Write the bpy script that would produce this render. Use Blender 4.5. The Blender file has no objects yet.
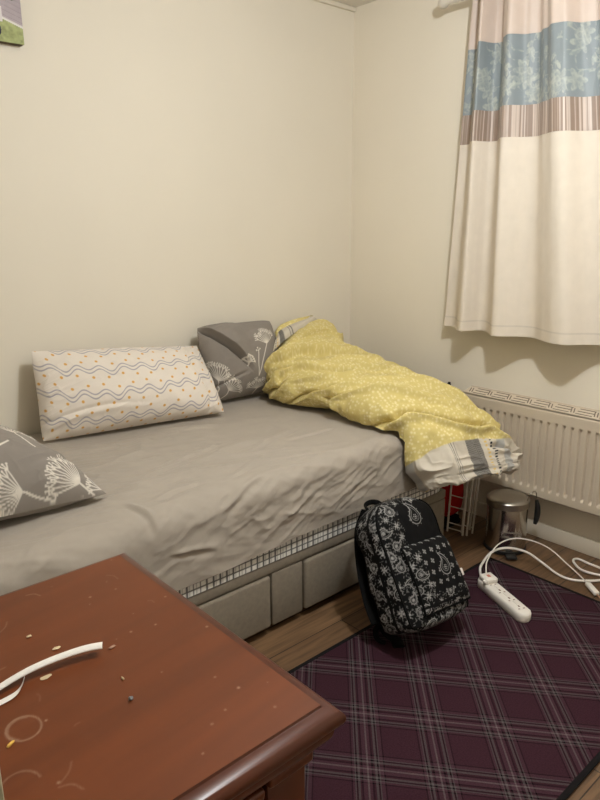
import bpy, bmesh, math, random
import numpy as np
from mathutils import Vector, Matrix
random.seed(7)
rng = np.random.default_rng(11)
C = bpy.context.scene.collection
PI = math.pi

# ------------------------------------------------------------------ colour + noise helpers
def lin(c):
    c = np.asarray(c, float) / 255.0
    return np.where(c <= 0.04045, c / 12.92, ((c + 0.055) / 1.055) ** 2.4)

def _h(ix, iy, iz, seed):
    n = (ix.astype(np.int64) * 374761393 + iy.astype(np.int64) * 668265263 + iz.astype(np.int64) * 2147483647 + seed * 974634541) & 0xFFFFFFFF
    n = ((n ^ (n >> 13)) * 1274126177) & 0xFFFFFFFF
    n = ((n ^ (n >> 16)) * 2246822519) & 0xFFFFFFFF
    return ((n ^ (n >> 15)) & 0xFFFFFF) / float(0xFFFFFF)

def vnoise(x, y, z=0.0, seed=0):
    x = np.asarray(x, float); y = np.asarray(y, float); z = np.zeros_like(x) + z
    ix, iy, iz = np.floor(x), np.floor(y), np.floor(z)
    f = lambda t: t * t * t * (t * (t * 6 - 15) + 10)
    u, v, w = f(x - ix), f(y - iy), f(z - iz)
    r = 0
    for a in (0, 1):
        for b in (0, 1):
            for c in (0, 1):
                r = r + _h(ix + a, iy + b, iz + c, seed) * (u if a else 1 - u) * (v if b else 1 - v) * (w if c else 1 - w)
    return r

def fbm(x, y, z=0.0, o=4, seed=0):
    r = 0; a = .5; t = 0
    for i in range(o):
        r = r + a * vnoise(np.asarray(x) * 2 ** i, np.asarray(y) * 2 ** i, np.asarray(z) * 2 ** i, seed + i * 7); t += a; a *= .5
    return r / t

def ridged(x, y, z=0.0, o=3, seed=0):
    r = 0; a = .5; t = 0
    for i in range(o):
        n = 1 - np.abs(2 * vnoise(np.asarray(x) * 2 ** i, np.asarray(y) * 2 ** i, np.asarray(z) * 2 ** i, seed + i * 13) - 1)
        r = r + a * n ** 3; t += a; a *= .5
    return r / t

def sstep(a, b, x):
    t = np.clip((np.asarray(x, float) - a) / (b - a), 0, 1)
    return t * t * (3 - 2 * t)

def catmull(pts, n, closed=False):
    pts = np.asarray(pts, float); k = len(pts)
    out = []
    if closed: ts = np.linspace(0, k, n, endpoint=False)
    else: ts = np.linspace(0, k - 1, n)
    for t in ts:
        i = min(int(t), k - 1 if closed else k - 2); f = t - i
        g = (lambda j: pts[j % k]) if closed else (lambda j: pts[min(max(j, 0), k - 1)])
        p0, p1, p2, p3 = g(i - 1), g(i), g(i + 1), g(i + 2)
        out.append(.5 * ((2 * p1) + (p2 - p0) * f + (2 * p0 - 5 * p1 + 4 * p2 - p3) * f * f + (3 * p1 - p0 - 3 * p2 + p3) * f ** 3))
    return np.array(out)

# ------------------------------------------------------------------ a painter for printed patterns (vertex colours)
class Ras:
    def __init__(s, w, h, res):
        s.w, s.h, s.res = w, h, res
        s.a = np.zeros((int(h * res) + 2, int(w * res) + 2))
    def seg(s, p, q, wd, val=1.0):
        r = s.res; wd = wd / 2
        x0, x1 = min(p[0], q[0]) - wd * 2, max(p[0], q[0]) + wd * 2
        y0, y1 = min(p[1], q[1]) - wd * 2, max(p[1], q[1]) + wd * 2
        i0, i1 = max(int(y0 * r) - 1, 0), min(int(y1 * r) + 2, s.a.shape[0])
        j0, j1 = max(int(x0 * r) - 1, 0), min(int(x1 * r) + 2, s.a.shape[1])
        if i0 >= i1 or j0 >= j1: return
        Y, X = np.mgrid[i0:i1, j0:j1] / r
        dx, dy = q[0] - p[0], q[1] - p[1]
        t = np.clip(((X - p[0]) * dx + (Y - p[1]) * dy) / max(dx * dx + dy * dy, 1e-12), 0, 1)
        d = np.hypot(X - p[0] - t * dx, Y - p[1] - t * dy)
        m = np.clip((wd - d) * r + .5, 0, 1) * val
        s.a[i0:i1, j0:j1] = np.maximum(s.a[i0:i1, j0:j1], m)
    def poly(s, pts, wd, val=1.0, closed=False):
        n = len(pts)
        for i in range(n if closed else n - 1): s.seg(pts[i], pts[(i + 1) % n], wd, val)
    def disc(s, c, rad, val=1.0): s.seg(c, c, rad * 2, val)
    def fill(s, x0, y0, x1, y1, val):
        r = s.res; s.a[max(int(y0 * r), 0):int(y1 * r), max(int(x0 * r), 0):int(x1 * r)] = val
    def sample(s, x, y):
        X = np.clip(np.asarray(x) * s.res, 0, s.a.shape[1] - 1.001); Y = np.clip(np.asarray(y) * s.res, 0, s.a.shape[0] - 1.001)
        i, j = Y.astype(int), X.astype(int); fy, fx = Y - i, X - j
        a = s.a
        return a[i, j] * (1 - fy) * (1 - fx) + a[i + 1, j] * fy * (1 - fx) + a[i, j + 1] * (1 - fy) * fx + a[i + 1, j + 1] * fy * fx

def dandelion(R, base, head, rad, ang, wd=.0022, rays=11, sd=0):
    r = random.Random(sd)
    mid = ((base[0] + head[0]) / 2 + r.uniform(-.012, .012), (base[1] + head[1]) / 2)
    R.poly(catmull([base, mid, head], 14), wd * 1.3)
    for k in range(rays):
        a = ang + (k / (rays - 1) - .5) * 2.3
        L = rad * r.uniform(.75, 1.05)
        e = (head[0] + math.cos(a) * L, head[1] + math.sin(a) * L)
        R.seg(head, e, wd * .8)
        for j in range(3):
            b = a + (j - 1) * .5; f = (e[0] + math.cos(b) * rad * .32, e[1] + math.sin(b) * rad * .32)
            R.seg(e, f, wd * .8); R.disc(f, wd * .7)

def paisley(R, c, size, ang, val=.8):
    def tf(x, y): return (c[0] + size * (x * math.cos(ang) - y * math.sin(ang)), c[1] + size * (x * math.sin(ang) + y * math.cos(ang)))
    o = [(0, -.5), (.3, -.38), (.4, -.1), (.3, .18), (.12, .42), (-.12, .6), (-.3, .62), (-.2, .48), (-.16, .3), (-.28, .1), (-.4, -.12), (-.3, -.38)]
    cv = catmull(o, 30, True)
    R.poly([tf(*p) for p in cv], .0022, val, True)
    cv2 = cv * .66
    R.poly([tf(*p) for p in cv2], .0014, val * .7, True)
    for p in cv[::2]: R.disc(tf(p[0] * 1.22, p[1] * 1.18), .0014, val * .8)
    for k in range(6):
        a = k * PI / 3; R.disc(tf(.11 * math.cos(a), -.12 + .11 * math.sin(a)), .0018, val)
    R.disc(tf(0, -.12), .0022, val)

def flower(R, c, s, val=.7):
    for k in range(4):
        a = k * PI / 2 + .4; R.disc((c[0] + s * math.cos(a), c[1] + s * math.sin(a)), s * .55, val)
    R.disc(c, s * .4, val)

def bandana(w, h, res, sd, dens=1.0):
    R = Ras(w, h, res); r = random.Random(sd); pts = []
    for _ in range(4000):
        p = (r.uniform(0, w), r.uniform(0, h)); s = r.uniform(.028, .042)
        if all(math.hypot(p[0] - q[0], p[1] - q[1]) > (s + q[2]) * .52 for q in pts): pts.append((p[0], p[1], s))
    for p in pts:
        if r.random() < .62: paisley(R, p[:2], p[2], r.uniform(0, 6.28), r.uniform(.6, .95))
        else:
            flower(R, p[:2], p[2] * .17, .8)
            for k in range(8):
                a = k * PI / 4; R.seg((p[0] + .008 * math.cos(a), p[1] + .008 * math.sin(a)), (p[0] + p[2] * .42 * math.cos(a), p[1] + p[2] * .42 * math.sin(a)), .0016, .7)
    for _ in range(int(w * h * 9000 * dens)):
        p = (r.uniform(0, w), r.uniform(0, h)); a = r.uniform(0, 6.28)
        R.seg(p, (p[0] + .005 * math.cos(a), p[1] + .005 * math.sin(a)), .0016, r.uniform(.25, .6))
    return R

# ------------------------------------------------------------------ materials (all node based)
def nodes(name):
    m = bpy.data.materials.new(name); m.use_nodes = True
    nt = m.node_tree; b = nt.nodes['Principled BSDF']
    return m, nt, b

def bump(nt, b, scale, strength, dist=.002, detail=4, coord=None):
    n = nt.nodes.new('ShaderNodeTexNoise'); n.inputs['Scale'].default_value = scale; n.inputs['Detail'].default_value = detail
    tc = nt.nodes.new('ShaderNodeTexCoord'); nt.links.new(tc.outputs['Object'], n.inputs['Vector'])
    bp = nt.nodes.new('ShaderNodeBump'); bp.inputs['Strength'].default_value = strength; bp.inputs['Distance'].default_value = dist
    nt.links.new(n.outputs['Fac'], bp.inputs['Height']); nt.links.new(bp.outputs['Normal'], b.inputs['Normal'])
    return n

def plain(name, col, rough=.6, metal=0, var=.06, vscale=8, bmp=None, sheen=0, coat=0):
    m, nt, b = nodes(name)
    c = lin(col)
    tc = nt.nodes.new('ShaderNodeTexCoord'); n = nt.nodes.new('ShaderNodeTexNoise'); n.inputs['Scale'].default_value = vscale; n.inputs['Detail'].default_value = 4
    nt.links.new(tc.outputs['Object'], n.inputs['Vector'])
    r = nt.nodes.new('ShaderNodeValToRGB')
    r.color_ramp.elements[0].position = .3; r.color_ramp.elements[1].position = .7
    r.color_ramp.elements[0].color = (*(c * (1 - var)), 1); r.color_ramp.elements[1].color = (*np.clip(c * (1 + var), 0, 1), 1)
    nt.links.new(n.outputs['Fac'], r.inputs['Fac']); nt.links.new(r.outputs['Color'], b.inputs['Base Color'])
    b.inputs['Roughness'].default_value = rough; b.inputs['Metallic'].default_value = metal
    if rough > .7: b.inputs['Specular IOR Level'].default_value = .15
    if sheen: b.inputs['Sheen Weight'].default_value = sheen
    if coat: b.inputs['Coat Weight'].default_value = coat; b.inputs['Coat Roughness'].default_value = .2
    if bmp: bump(nt, b, *bmp)
    return m

def printed(name, rough=.8, bmp=(900, .12, .001), sheen=0, coat=0, metal=0):
    m, nt, b = nodes(name)
    a = nt.nodes.new('ShaderNodeVertexColor'); a.layer_name = 'Col'
    tc = nt.nodes.new('ShaderNodeTexCoord'); n = nt.nodes.new('ShaderNodeTexNoise'); n.inputs['Scale'].default_value = 25; n.inputs['Detail'].default_value = 5
    nt.links.new(tc.outputs['Object'], n.inputs['Vector'])
    mr = nt.nodes.new('ShaderNodeMapRange'); mr.inputs['To Min'].default_value = .93; mr.inputs['To Max'].default_value = 1.05
    nt.links.new(n.outputs['Fac'], mr.inputs['Value'])
    mx = nt.nodes.new('ShaderNodeMix'); mx.data_type = 'RGBA'; mx.blend_type = 'MULTIPLY'; mx.inputs['Factor'].default_value = 1
    nt.links.new(a.outputs['Color'], mx.inputs['A']); nt.links.new(mr.outputs['Result'], mx.inputs['B'])
    nt.links.new(mx.outputs['Result'], b.inputs['Base Color'])
    b.inputs['Roughness'].default_value = rough; b.inputs['Metallic'].default_value = metal
    b.inputs['Specular IOR Level'].default_value = .15 if rough > .6 else .5
    if sheen: b.inputs['Sheen Weight'].default_value = sheen
    if coat: b.inputs['Coat Weight'].default_value = coat; b.inputs['Coat Roughness'].default_value = .25
    if bmp: bump(nt, b, *bmp)
    return m

# ------------------------------------------------------------------ mesh builder
class MB:
    def __init__(s): s.v = []; s.f = []; s.c = []; s.mi = []; s.sm = []; s.n = 0; s.hascol = False
    def raw(s, V, F, col=None, mi=0, smooth=True):
        V = np.asarray(V, float).reshape(-1, 3)
        s.v.append(V)
        if col is None: cc = np.ones((len(V), 3)) * .5
        else:
            s.hascol = True; cc = np.asarray(col, float)
            if cc.ndim == 1: cc = np.tile(cc, (len(V), 1))
            cc = cc.reshape(-1, 3)
        s.c.append(cc)
        for f in F: s.f.append(tuple(int(i) + s.n for i in f))
        s.mi += [mi] * len(F); s.sm += [smooth] * len(F); s.n += len(V)
        return s
    def grid(s, P, col=None, wrap=False, mi=0, smooth=True, flip=False):
        n, m = P.shape[:2]
        i, j = np.mgrid[0:n - 1, 0:(m if wrap else m - 1)]
        j2 = (j + 1) % m
        F = np.stack([i * m + j, i * m + j2, (i + 1) * m + j2, (i + 1) * m + j], -1).reshape(-1, 4)
        if flip: F = F[:, ::-1]
        return s.raw(P.reshape(-1, 3), F.tolist(), col, mi, smooth)
    def box(s, lo, hi, bev=0, seg=2, col=None, mi=0, M=None):
        bm = bmesh.new(); bmesh.ops.create_cube(bm, size=1)
        lo = np.array(lo, float); hi = np.array(hi, float)
        for v in bm.verts: v.co = Vector(((lo + hi) / 2 + np.array(v.co) * (hi - lo)).tolist())
        if bev: bmesh.ops.bevel(bm, geom=bm.edges[:], offset=bev, segments=seg, profile=.5, affect='EDGES')
        return s.bm(bm, col, mi, M, smooth=bool(bev))
    def bm(s, bm, col=None, mi=0, M=None, smooth=True):
        if M is not None: bmesh.ops.transform(bm, matrix=M, verts=bm.verts)
        bm.verts.index_update()
        V = [tuple(v.co) for v in bm.verts]; F = [[v.index for v in f.verts] for f in bm.faces]
        bm.free(); return s.raw(V, F, col, mi, smooth)
    def tube(s, pts, r, n=10, col=None, mi=0, closed=False, flat=1.0, upv=(0, 0, 1)):
        pts = np.asarray(pts, float); k = len(pts)
        rr = np.ones(k) * r if np.isscalar(r) else np.asarray(r)
        T = np.gradient(pts, axis=0); T /= np.linalg.norm(T, axis=1)[:, None] + 1e-12
        u = np.array(upv, float)
        if abs(np.dot(u, T[0])) > .95: u = np.array([1., 0, 0])
        P = []
        a = np.linspace(0, 2 * PI, n, endpoint=False)
        for i in range(k):
            x = np.cross(T[i], u); x /= np.linalg.norm(x) + 1e-12
            y = np.cross(x, T[i])
            if flat == 1.0: u = y
            P.append(pts[i] + rr[i] * (np.cos(a)[:, None] * x + flat * np.sin(a)[:, None] * y))
        P = np.array(P)
        s.grid(P, col, wrap=True, mi=mi)
        b = s.n - n * k
        s.f.append(tuple(range(b + n - 1, b - 1, -1))); s.f.append(tuple(range(b + n * (k - 1), b + n * k)))
        s.mi += [mi, mi]; s.sm += [True, True]
        return s
    def lathe(s, prof, c=(0, 0, 0), n=40, col=None, mi=0, axis='z'):
        a = np.linspace(0, 2 * PI, n, endpoint=False)
        P = np.array([[(r * math.cos(t), r * math.sin(t), z) for t in a] for r, z in prof])
        if axis == 'y': P = P[..., [0, 2, 1]]
        if axis == 'x': P = P[..., [2, 0, 1]]
        return s.grid(P + np.array(c), col, wrap=True, mi=mi)
    def build(s, name, mats, parent=None, angle=40):
        me = bpy.data.meshes.new(name)
        V = np.concatenate(s.v); me.from_pydata(V.tolist(), [], s.f)
        if s.hascol:
            at = me.color_attributes.new('Col', 'FLOAT_COLOR', 'POINT')
            cc = np.ones((len(V), 4)); cc[:, :3] = np.concatenate(s.c)
            at.data.foreach_set('color', cc.astype(np.float32).ravel())
        if not isinstance(mats, (list, tuple)): mats = [mats]
        for m in mats: me.materials.append(m)
        me.polygons.foreach_set('material_index', s.mi); me.polygons.foreach_set('use_smooth', s.sm)
        bm = bmesh.new(); bm.from_mesh(me)
        bmesh.ops.recalc_face_normals(bm, faces=bm.faces[:])
        for e in bm.edges:
            if len(e.link_faces) == 2 and e.calc_face_angle(0) > math.radians(angle): e.smooth = False
        bm.to_mesh(me); bm.free(); me.update()
        o = bpy.data.objects.new(name, me); C.objects.link(o)
        if parent is not None: o.parent = parent; o.matrix_parent_inverse = Matrix.Translation(-parent.location) if parent.type == 'EMPTY' else Matrix()
        return o

def thing(name, label, cat, loc=(0, 0, 0), group=None):
    o = bpy.data.objects.new(name, None); C.objects.link(o); o.empty_display_size = .1
    o.location = loc; o['label'] = label; o['category'] = cat
    if group: o['group'] = group
    return o
def tag(o, label, cat, group=None, kind=None):
    o['label'] = label; o['category'] = cat
    if group: o['group'] = group
    if kind: o['kind'] = kind
    return o
def struct(o): o['kind'] = 'structure'; return o

# ------------------------------------------------------------------ room shell
XW, YW, ZC = -3.1, -2.95, 2.33
def wallmat(name, col):
    m, nt, b = nodes(name); c = lin(col)
    tc = nt.nodes.new('ShaderNodeTexCoord'); n = nt.nodes.new('ShaderNodeTexNoise'); n.inputs['Scale'].default_value = 1.6; n.inputs['Detail'].default_value = 5
    nt.links.new(tc.outputs['Object'], n.inputs['Vector'])
    r = nt.nodes.new('ShaderNodeValToRGB'); r.color_ramp.elements[0].position = .3; r.color_ramp.elements[1].position = .7
    r.color_ramp.elements[0].color = (*(c * .97), 1); r.color_ramp.elements[1].color = (*(c * 1.02), 1)
    nt.links.new(n.outputs['Fac'], r.inputs['Fac']); nt.links.new(r.outputs['Color'], b.inputs['Base Color'])
    b.inputs['Roughness'].default_value = .75
    bump(nt, b, 55, .1, .002, 6); return m
M_wall = wallmat('cream wall paint', (230, 221, 204))
M_ceil = wallmat('white ceiling paint', (230, 224, 212))
M_trim = plain('cream gloss trim', (226, 216, 198), .4, var=.02)

def floor_mat():
    m, nt, b = nodes('wood laminate'); L = nt.links.new
    tc = nt.nodes.new('ShaderNodeTexCoord')
    br = nt.nodes.new('ShaderNodeTexBrick'); br.inputs['Scale'].default_value = 1; br.inputs['Brick Width'].default_value = 1.1; br.inputs['Row Height'].default_value = .13
    br.inputs['Mortar Size'].default_value = .0018; br.inputs['Bias'].default_value = 0
    br.inputs['Color1'].default_value = (*lin((128, 100, 74)), 1); br.inputs['Color2'].default_value = (*lin((108, 82, 60)), 1); br.inputs['Mortar'].default_value = (*lin((40, 28, 20)), 1)
    L(tc.outputs['Object'], br.inputs['Vector'])
    mp = nt.nodes.new('ShaderNodeMapping'); mp.inputs['Scale'].default_value = (3, 45, 10); L(tc.outputs['Object'], mp.inputs['Vector'])
    n = nt.nodes.new('ShaderNodeTexNoise'); n.inputs['Scale'].default_value = 1.6; n.inputs['Detail'].default_value = 7; n.inputs['Distortion'].default_value = .6; L(mp.outputs['Vector'], n.inputs['Vector'])
    r = nt.nodes.new('ShaderNodeValToRGB'); r.color_ramp.elements[0].position = .3; r.color_ramp.elements[1].position = .72
    r.color_ramp.elements[0].color = (.5, .48, .45, 1); r.color_ramp.elements[1].color = (1.2, 1.18, 1.12, 1); L(n.outputs['Fac'], r.inputs['Fac'])
    mx = nt.nodes.new('ShaderNodeMix'); mx.data_type = 'RGBA'; mx.blend_type = 'MULTIPLY'; mx.inputs['Factor'].default_value = 1
    L(br.outputs['Color'], mx.inputs['A']); L(r.outputs['Color'], mx.inputs['B']); L(mx.outputs['Result'], b.inputs['Base Color'])
    b.inputs['Roughness'].default_value = .42
    return m
struct(MB().box((XW, YW, -.08), (.1, .1, 0)).build('floor', floor_mat()))
struct(MB().box((XW, YW, ZC), (.1, .1, ZC + .08)).build('ceiling', M_ceil))
struct(MB().box((XW, 0, 0), (.1, .1, ZC)).build('wall_left', M_wall))
struct(MB().box((0, YW, 0), (.1, 0, ZC)).build('wall_right', wallmat('cream wall paint lit copy', (240, 231, 214))))  # same cream paint as the other walls, extra light painted into its colour
struct(MB().box((XW - .08, YW, 0), (XW, .1, ZC)).build('wall_back', M_wall))
struct(MB().box((XW - .08, YW - .08, 0), (.1, YW, ZC)).build('wall_front', M_wall))
struct(MB().box((-.014, YW, 0), (0, 0, .07), .004).build('baseboard_right', M_trim))
struct(MB().box((XW, -.014, 0), (-.014, 0, .07), .004).build('baseboard_left', M_trim))
struct(MB().box((XW, -.014, ZC - .02), (0, 0, ZC), .004).build('trim_1', M_wall))
M_stub = plain('grey green door frame paint', (150, 146, 122), .5, var=.03)
struct(MB().box((XW, -2.13, 0), (-2.489, -2.06, ZC), .004).build('wall_near', M_stub))
# small window hidden behind the curtain
M_white = plain('white plastic', (232, 228, 218), .35, var=.015)
M_night = plain('dark night glass', (14, 15, 18), .05, var=.1)
wf = MB()
for lo, hi in (((-.03, -2.0, 1.02), (0, -.86, 1.08)), ((-.03, -2.0, 2.02), (0, -.86, 2.08)), ((-.03, -.92, 1.08), (0, -.86, 2.02)), ((-.03, -2.0, 1.08), (0, -1.94, 2.02)), ((-.03, -1.46, 1.08), (0, -1.4, 2.02))):
    wf.box(lo, hi, .004)
win = struct(wf.build('window_1', M_white))
MB().box((-.012, -1.94, 1.08), (-.004, -.92, 2.02)).build('window_pane', M_night, win)

# ------------------------------------------------------------------ divan bed
M_divan = plain('beige woven divan fabric', (138, 128, 114), .9, var=.08, vscale=60, bmp=(700, .5, .002))
M_black = plain('black plastic', (22, 21, 21), .5, var=.1)
YF = -.945
bed = thing('divan_bed', 'beige fabric divan bed base with drawers along its side', 'bed', (-1.4, -.48, 0))
MB().box((-2.4, YF + .022, .03), (-.392, -.02, .262), .012).build('divan_base', M_divan, bed)
fr = MB()
fr.box((-2.4, YF, .224), (-.392, YF + .03, .262), .006)
fr.box((-2.4, YF, .03), (-1.975, YF + .03, .222), .006); fr.box((-.556, YF, .03), (-.392, YF + .03, .222), .006)
fr.build('front_rail', M_divan, bed)
MB().box((-1.329, YF, .03), (-1.193, YF + .03, .222), .007).build('centre_panel', M_divan, bed)
for x0, x1 in ((-1.972, -1.336), (-1.186, -.559)):
    MB().box((x0, YF - .004, .032), (x1, YF + .026, .219), .01, 3).build('drawer', M_divan, bed)
for x in (-2.3, -1.27, -.5):
    for y in (-.88, -.1):
        MB().lathe([(0, 0), (.02, 0), (.024, .008), (.018, .02), (.016, .035), (0, .035)], (x, y, 0), 16).build('foot', M_black, bed)

# mattress with checked border
def rrect(x0, x1, y0, y1, r, n=14, step=.01):
    pts = []
    for cx, cy, a0 in ((x1 - r, y1 - r, 0), (x0 + r, y1 - r, 90), (x0 + r, y0 + r, 180), (x1 - r, y0 + r, 270)):
        for k in range(n + 1):
            a = math.radians(a0 + 90 * k / n); pts.append((cx + r * math.cos(a), cy + r * math.sin(a)))
    pts.append(pts[0]); pts = np.array(pts)
    d = np.r_[0, np.cumsum(np.hypot(*np.diff(pts, axis=0).T))]
    t = np.arange(0, d[-1], step)
    return np.stack([np.interp(t, d, pts[:, 0]), np.interp(t, d, pts[:, 1])], 1), t
loop, arc = rrect(-2.39, -.40, -.947, -.03, .06, step=.0035)
cen = np.array([-1.395, -.48])
zs = np.r_[np.linspace(.262, .36, 40), np.linspace(.365, .395, 6)]
prof = [(0.985, .262)] + [(1.0, z) for z in zs[1:]] + [(.975, .435), (.955, .475), (.93, .51), (.89, .528), (.85, .535), (.5, .535), (.001, .535)]
P = np.array([[(cen[0] + (x - cen[0]) * s, cen[1] + (y - cen[1]) * s, z) for x, y in loop] for s, z in prof])
A, Z = np.broadcast_arrays(arc[None, :], np.array([p[1] for p in prof])[:, None])
dk = np.maximum(((A / .024) % 1 < .24) * .85, ((Z / .020) % 1 < .24) * .8)
dk = np.maximum(dk, (((A / .024 + .55) % 1) < .10) * .4)
col = lin((236, 233, 226)) * (1 - dk[..., None]) + lin((38, 36, 38)) * dk[..., None]
M_tick = printed('checked ticking cotton', .85)
mt = MB().grid(P, col, wrap=True)
mt = mt.build('mattress', M_tick); tag(mt, 'single mattress with black and white checked border showing under the grey sheet', 'mattress')

# fitted sheet: top, rounded edges and skirt
M_sheet = printed('grey cotton sheet', .85, (600, .1, .001), sheen=.15)
nx, nt_ = 330, 230
xs = np.linspace(-2.40, -.382, nx)
r0 = .052
s_flat = .955 - .02 - r0
L = s_flat + r0 * PI / 2 + .19
ts = np.linspace(0, L, nt_)
X, T = np.meshgrid(xs, ts, indexing='ij')
rr = r0 + .025 * sstep(-1.0, -1.8, X)           # edge softer towards the head
flat = .935 - rr
Y = np.where(T < flat, -.02 - T, 0.); Zz = np.zeros_like(Y) + .566
ang = np.clip((T - flat) / rr, 0, PI / 2)
inb = (T >= flat)
Y = np.where(inb, -.02 - flat - rr * np.sin(ang), Y)
Zz = np.where(inb, .566 - rr * (1 - np.cos(ang)), Zz)
dn = np.clip(T - flat - rr * PI / 2, 0, None)
hem = .338 - .018 * sstep(-.6, -1.7, X) + .012 * (fbm(X * 4, X * 0 + 2.2, 0, 3, 5) - .5)
avail = .566 - rr - hem
dmax = (L - flat - rr * PI / 2)
Zz = np.where(dn > 0, .566 - rr - dn / dmax * avail, Zz)
# right end and head end round over
ex = np.clip((X + .44) / .058, 0, 1); Zz -= np.where(T < flat + rr, .03 * ex ** 2.5, .03 * ex ** 2.5 * (1 - np.clip(dn / dmax, 0, 1)))
Y += .04 * ex ** 2.5 * sstep(flat, flat + rr, T)
Zz += -.012 * sstep(.3, .95, T) * sstep(-1.0, -1.9, X)     # sags a little near the front edge
P = np.stack([X, Y, Zz], -1)
du = np.gradient(P, axis=0); dv = np.gradient(P, axis=1); N = np.cross(dv, du); N /= np.linalg.norm(N, axis=-1)[..., None] + 1e-9
N *= np.where(N[..., 2:3] < -.2, -1, 1)
front = sstep(flat - .02, flat + rr * 1.2, T)
w = (fbm(X * 2.2, T * 2.2, 0, 3, 1) - .5) * .012
ca, sa = math.cos(.28), math.sin(.28)
U1, V1 = X * ca + T * sa, -X * sa + T * ca
wt = 2.3 * ridged(U1 * 2.8 + .7 * fbm(X * 3, T * 3, 0, 2, 9), V1 * 12, .3, 3, 21) * .009 * sstep(.36, .62, fbm(X * 2.1 + 3, T * 2.1, 0, 2, 33) + .2 * sstep(.35, .9, T))
ca, sa = math.cos(-.50), math.sin(-.50)
U2, V2 = X * ca + T * sa, -X * sa + T * ca
amp = .6 + .6 * sstep(.3, .7, fbm(X * 3.1 + 5, T * 4, 0, 2, 71))
wf_ = (ridged(U2 * 3.2 + .9 * fbm(X * 6, T * 6, 0, 2, 4), V2 * 17 + 1.6 * fbm(X * 5, T * 5, 3, 2, 14), .7, 2, 55) * .0055 + ridged(U2 * 8 + .7 * fbm(X * 9, T * 9, 0, 2, 5), V2 * 40 + 2 * fbm(X * 9, T * 9, 0, 2, 15), 1.7, 2, 66) * .0065 + ridged(X * 9 + T * 5 + .8 * fbm(X * 8, T * 8, 0, 2, 25), T * 30 - X * 12, 2.7, 2, 77) * .0025) * amp + (fbm(X * 7, T * 9, 0, 3, 8) - .5) * .016
calm = (1 - sstep(-.95, -.78, X)) * sstep(.12, .36, T)
wt = (wt - .006) * calm
disp = w * (1 - front) + wt * (1 - .6 * front) + wf_ * front * (1 - .6 * sstep(.09, .2, dn))
edge = sstep(0, .05, T)
for (x0_, t0_), (x1_, t1_), dp in (((-1.558, .953), (-1.33, .886), .010), ((-1.584, .628), (-1.21, .548), .006), ((-1.264, .681), (-.894, .579), .006), ((-1.771, .788), (-1.73, .965), .007), ((-1.674, .664), (-1.384, .614), .006), ((-1.717, 1.02), (-1.539, 1.048), .007), ((-1.738, .288), (-1.508, .352), .006), ((-1.075, .672), (-.80, .685), .005), ((-1.70, .84), (-1.50, .80), .007), ((-1.62, .74), (-1.36, .73), .006), ((-1.45, .84), (-1.22, .77), .006)):
    dx_, dt_ = x1_ - x0_, t1_ - t0_; ln_ = math.hypot(dx_, dt_)
    al = ((X - x0_) * dx_ + (T - t0_) * dt_) / ln_; ac = (-(X - x0_) * dt_ + (T - t0_) * dx_) / ln_ + .03 * (fbm(X * 6, T * 6, 0, 2, 91) - .5)
    en = sstep(0, .3, al / ln_) * (1 - sstep(.7, 1, al / ln_))
    disp = disp + en * dp * (np.exp(-(ac / .009) ** 2) - .8 * np.exp(-((ac - .017) / .010) ** 2))
disp = disp * edge + .004
P = P + N * disp[..., None]
P[..., 1] = np.minimum(P[..., 1], -.012)
col = np.tile(lin((170, 160, 148)), (nx, nt_, 1)) * (1 + .05 * (fbm(X * 9, T * 9, 0, 3, 2) - .5))[..., None]
sb = MB().grid(P, col)
# skirt at foot end
e = P[-1]; rows = []
for k in range(10):
    f = k / 9; q = e.copy(); q[:, 2] = e[:, 2] * (1 - f) + np.minimum(e[:, 2], .34) * f; q[:, 0] += .006 * math.sin(f * 3); rows.append(q)
sb.grid(np.array(rows), np.tile(lin((170, 160, 148)), (10, nt_, 1)))
sh = sb.build('fitted_sheet', M_sheet, angle=80)
tag(sh, 'crumpled grey fitted sheet stretched over the mattress', 'bed sheet')

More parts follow.
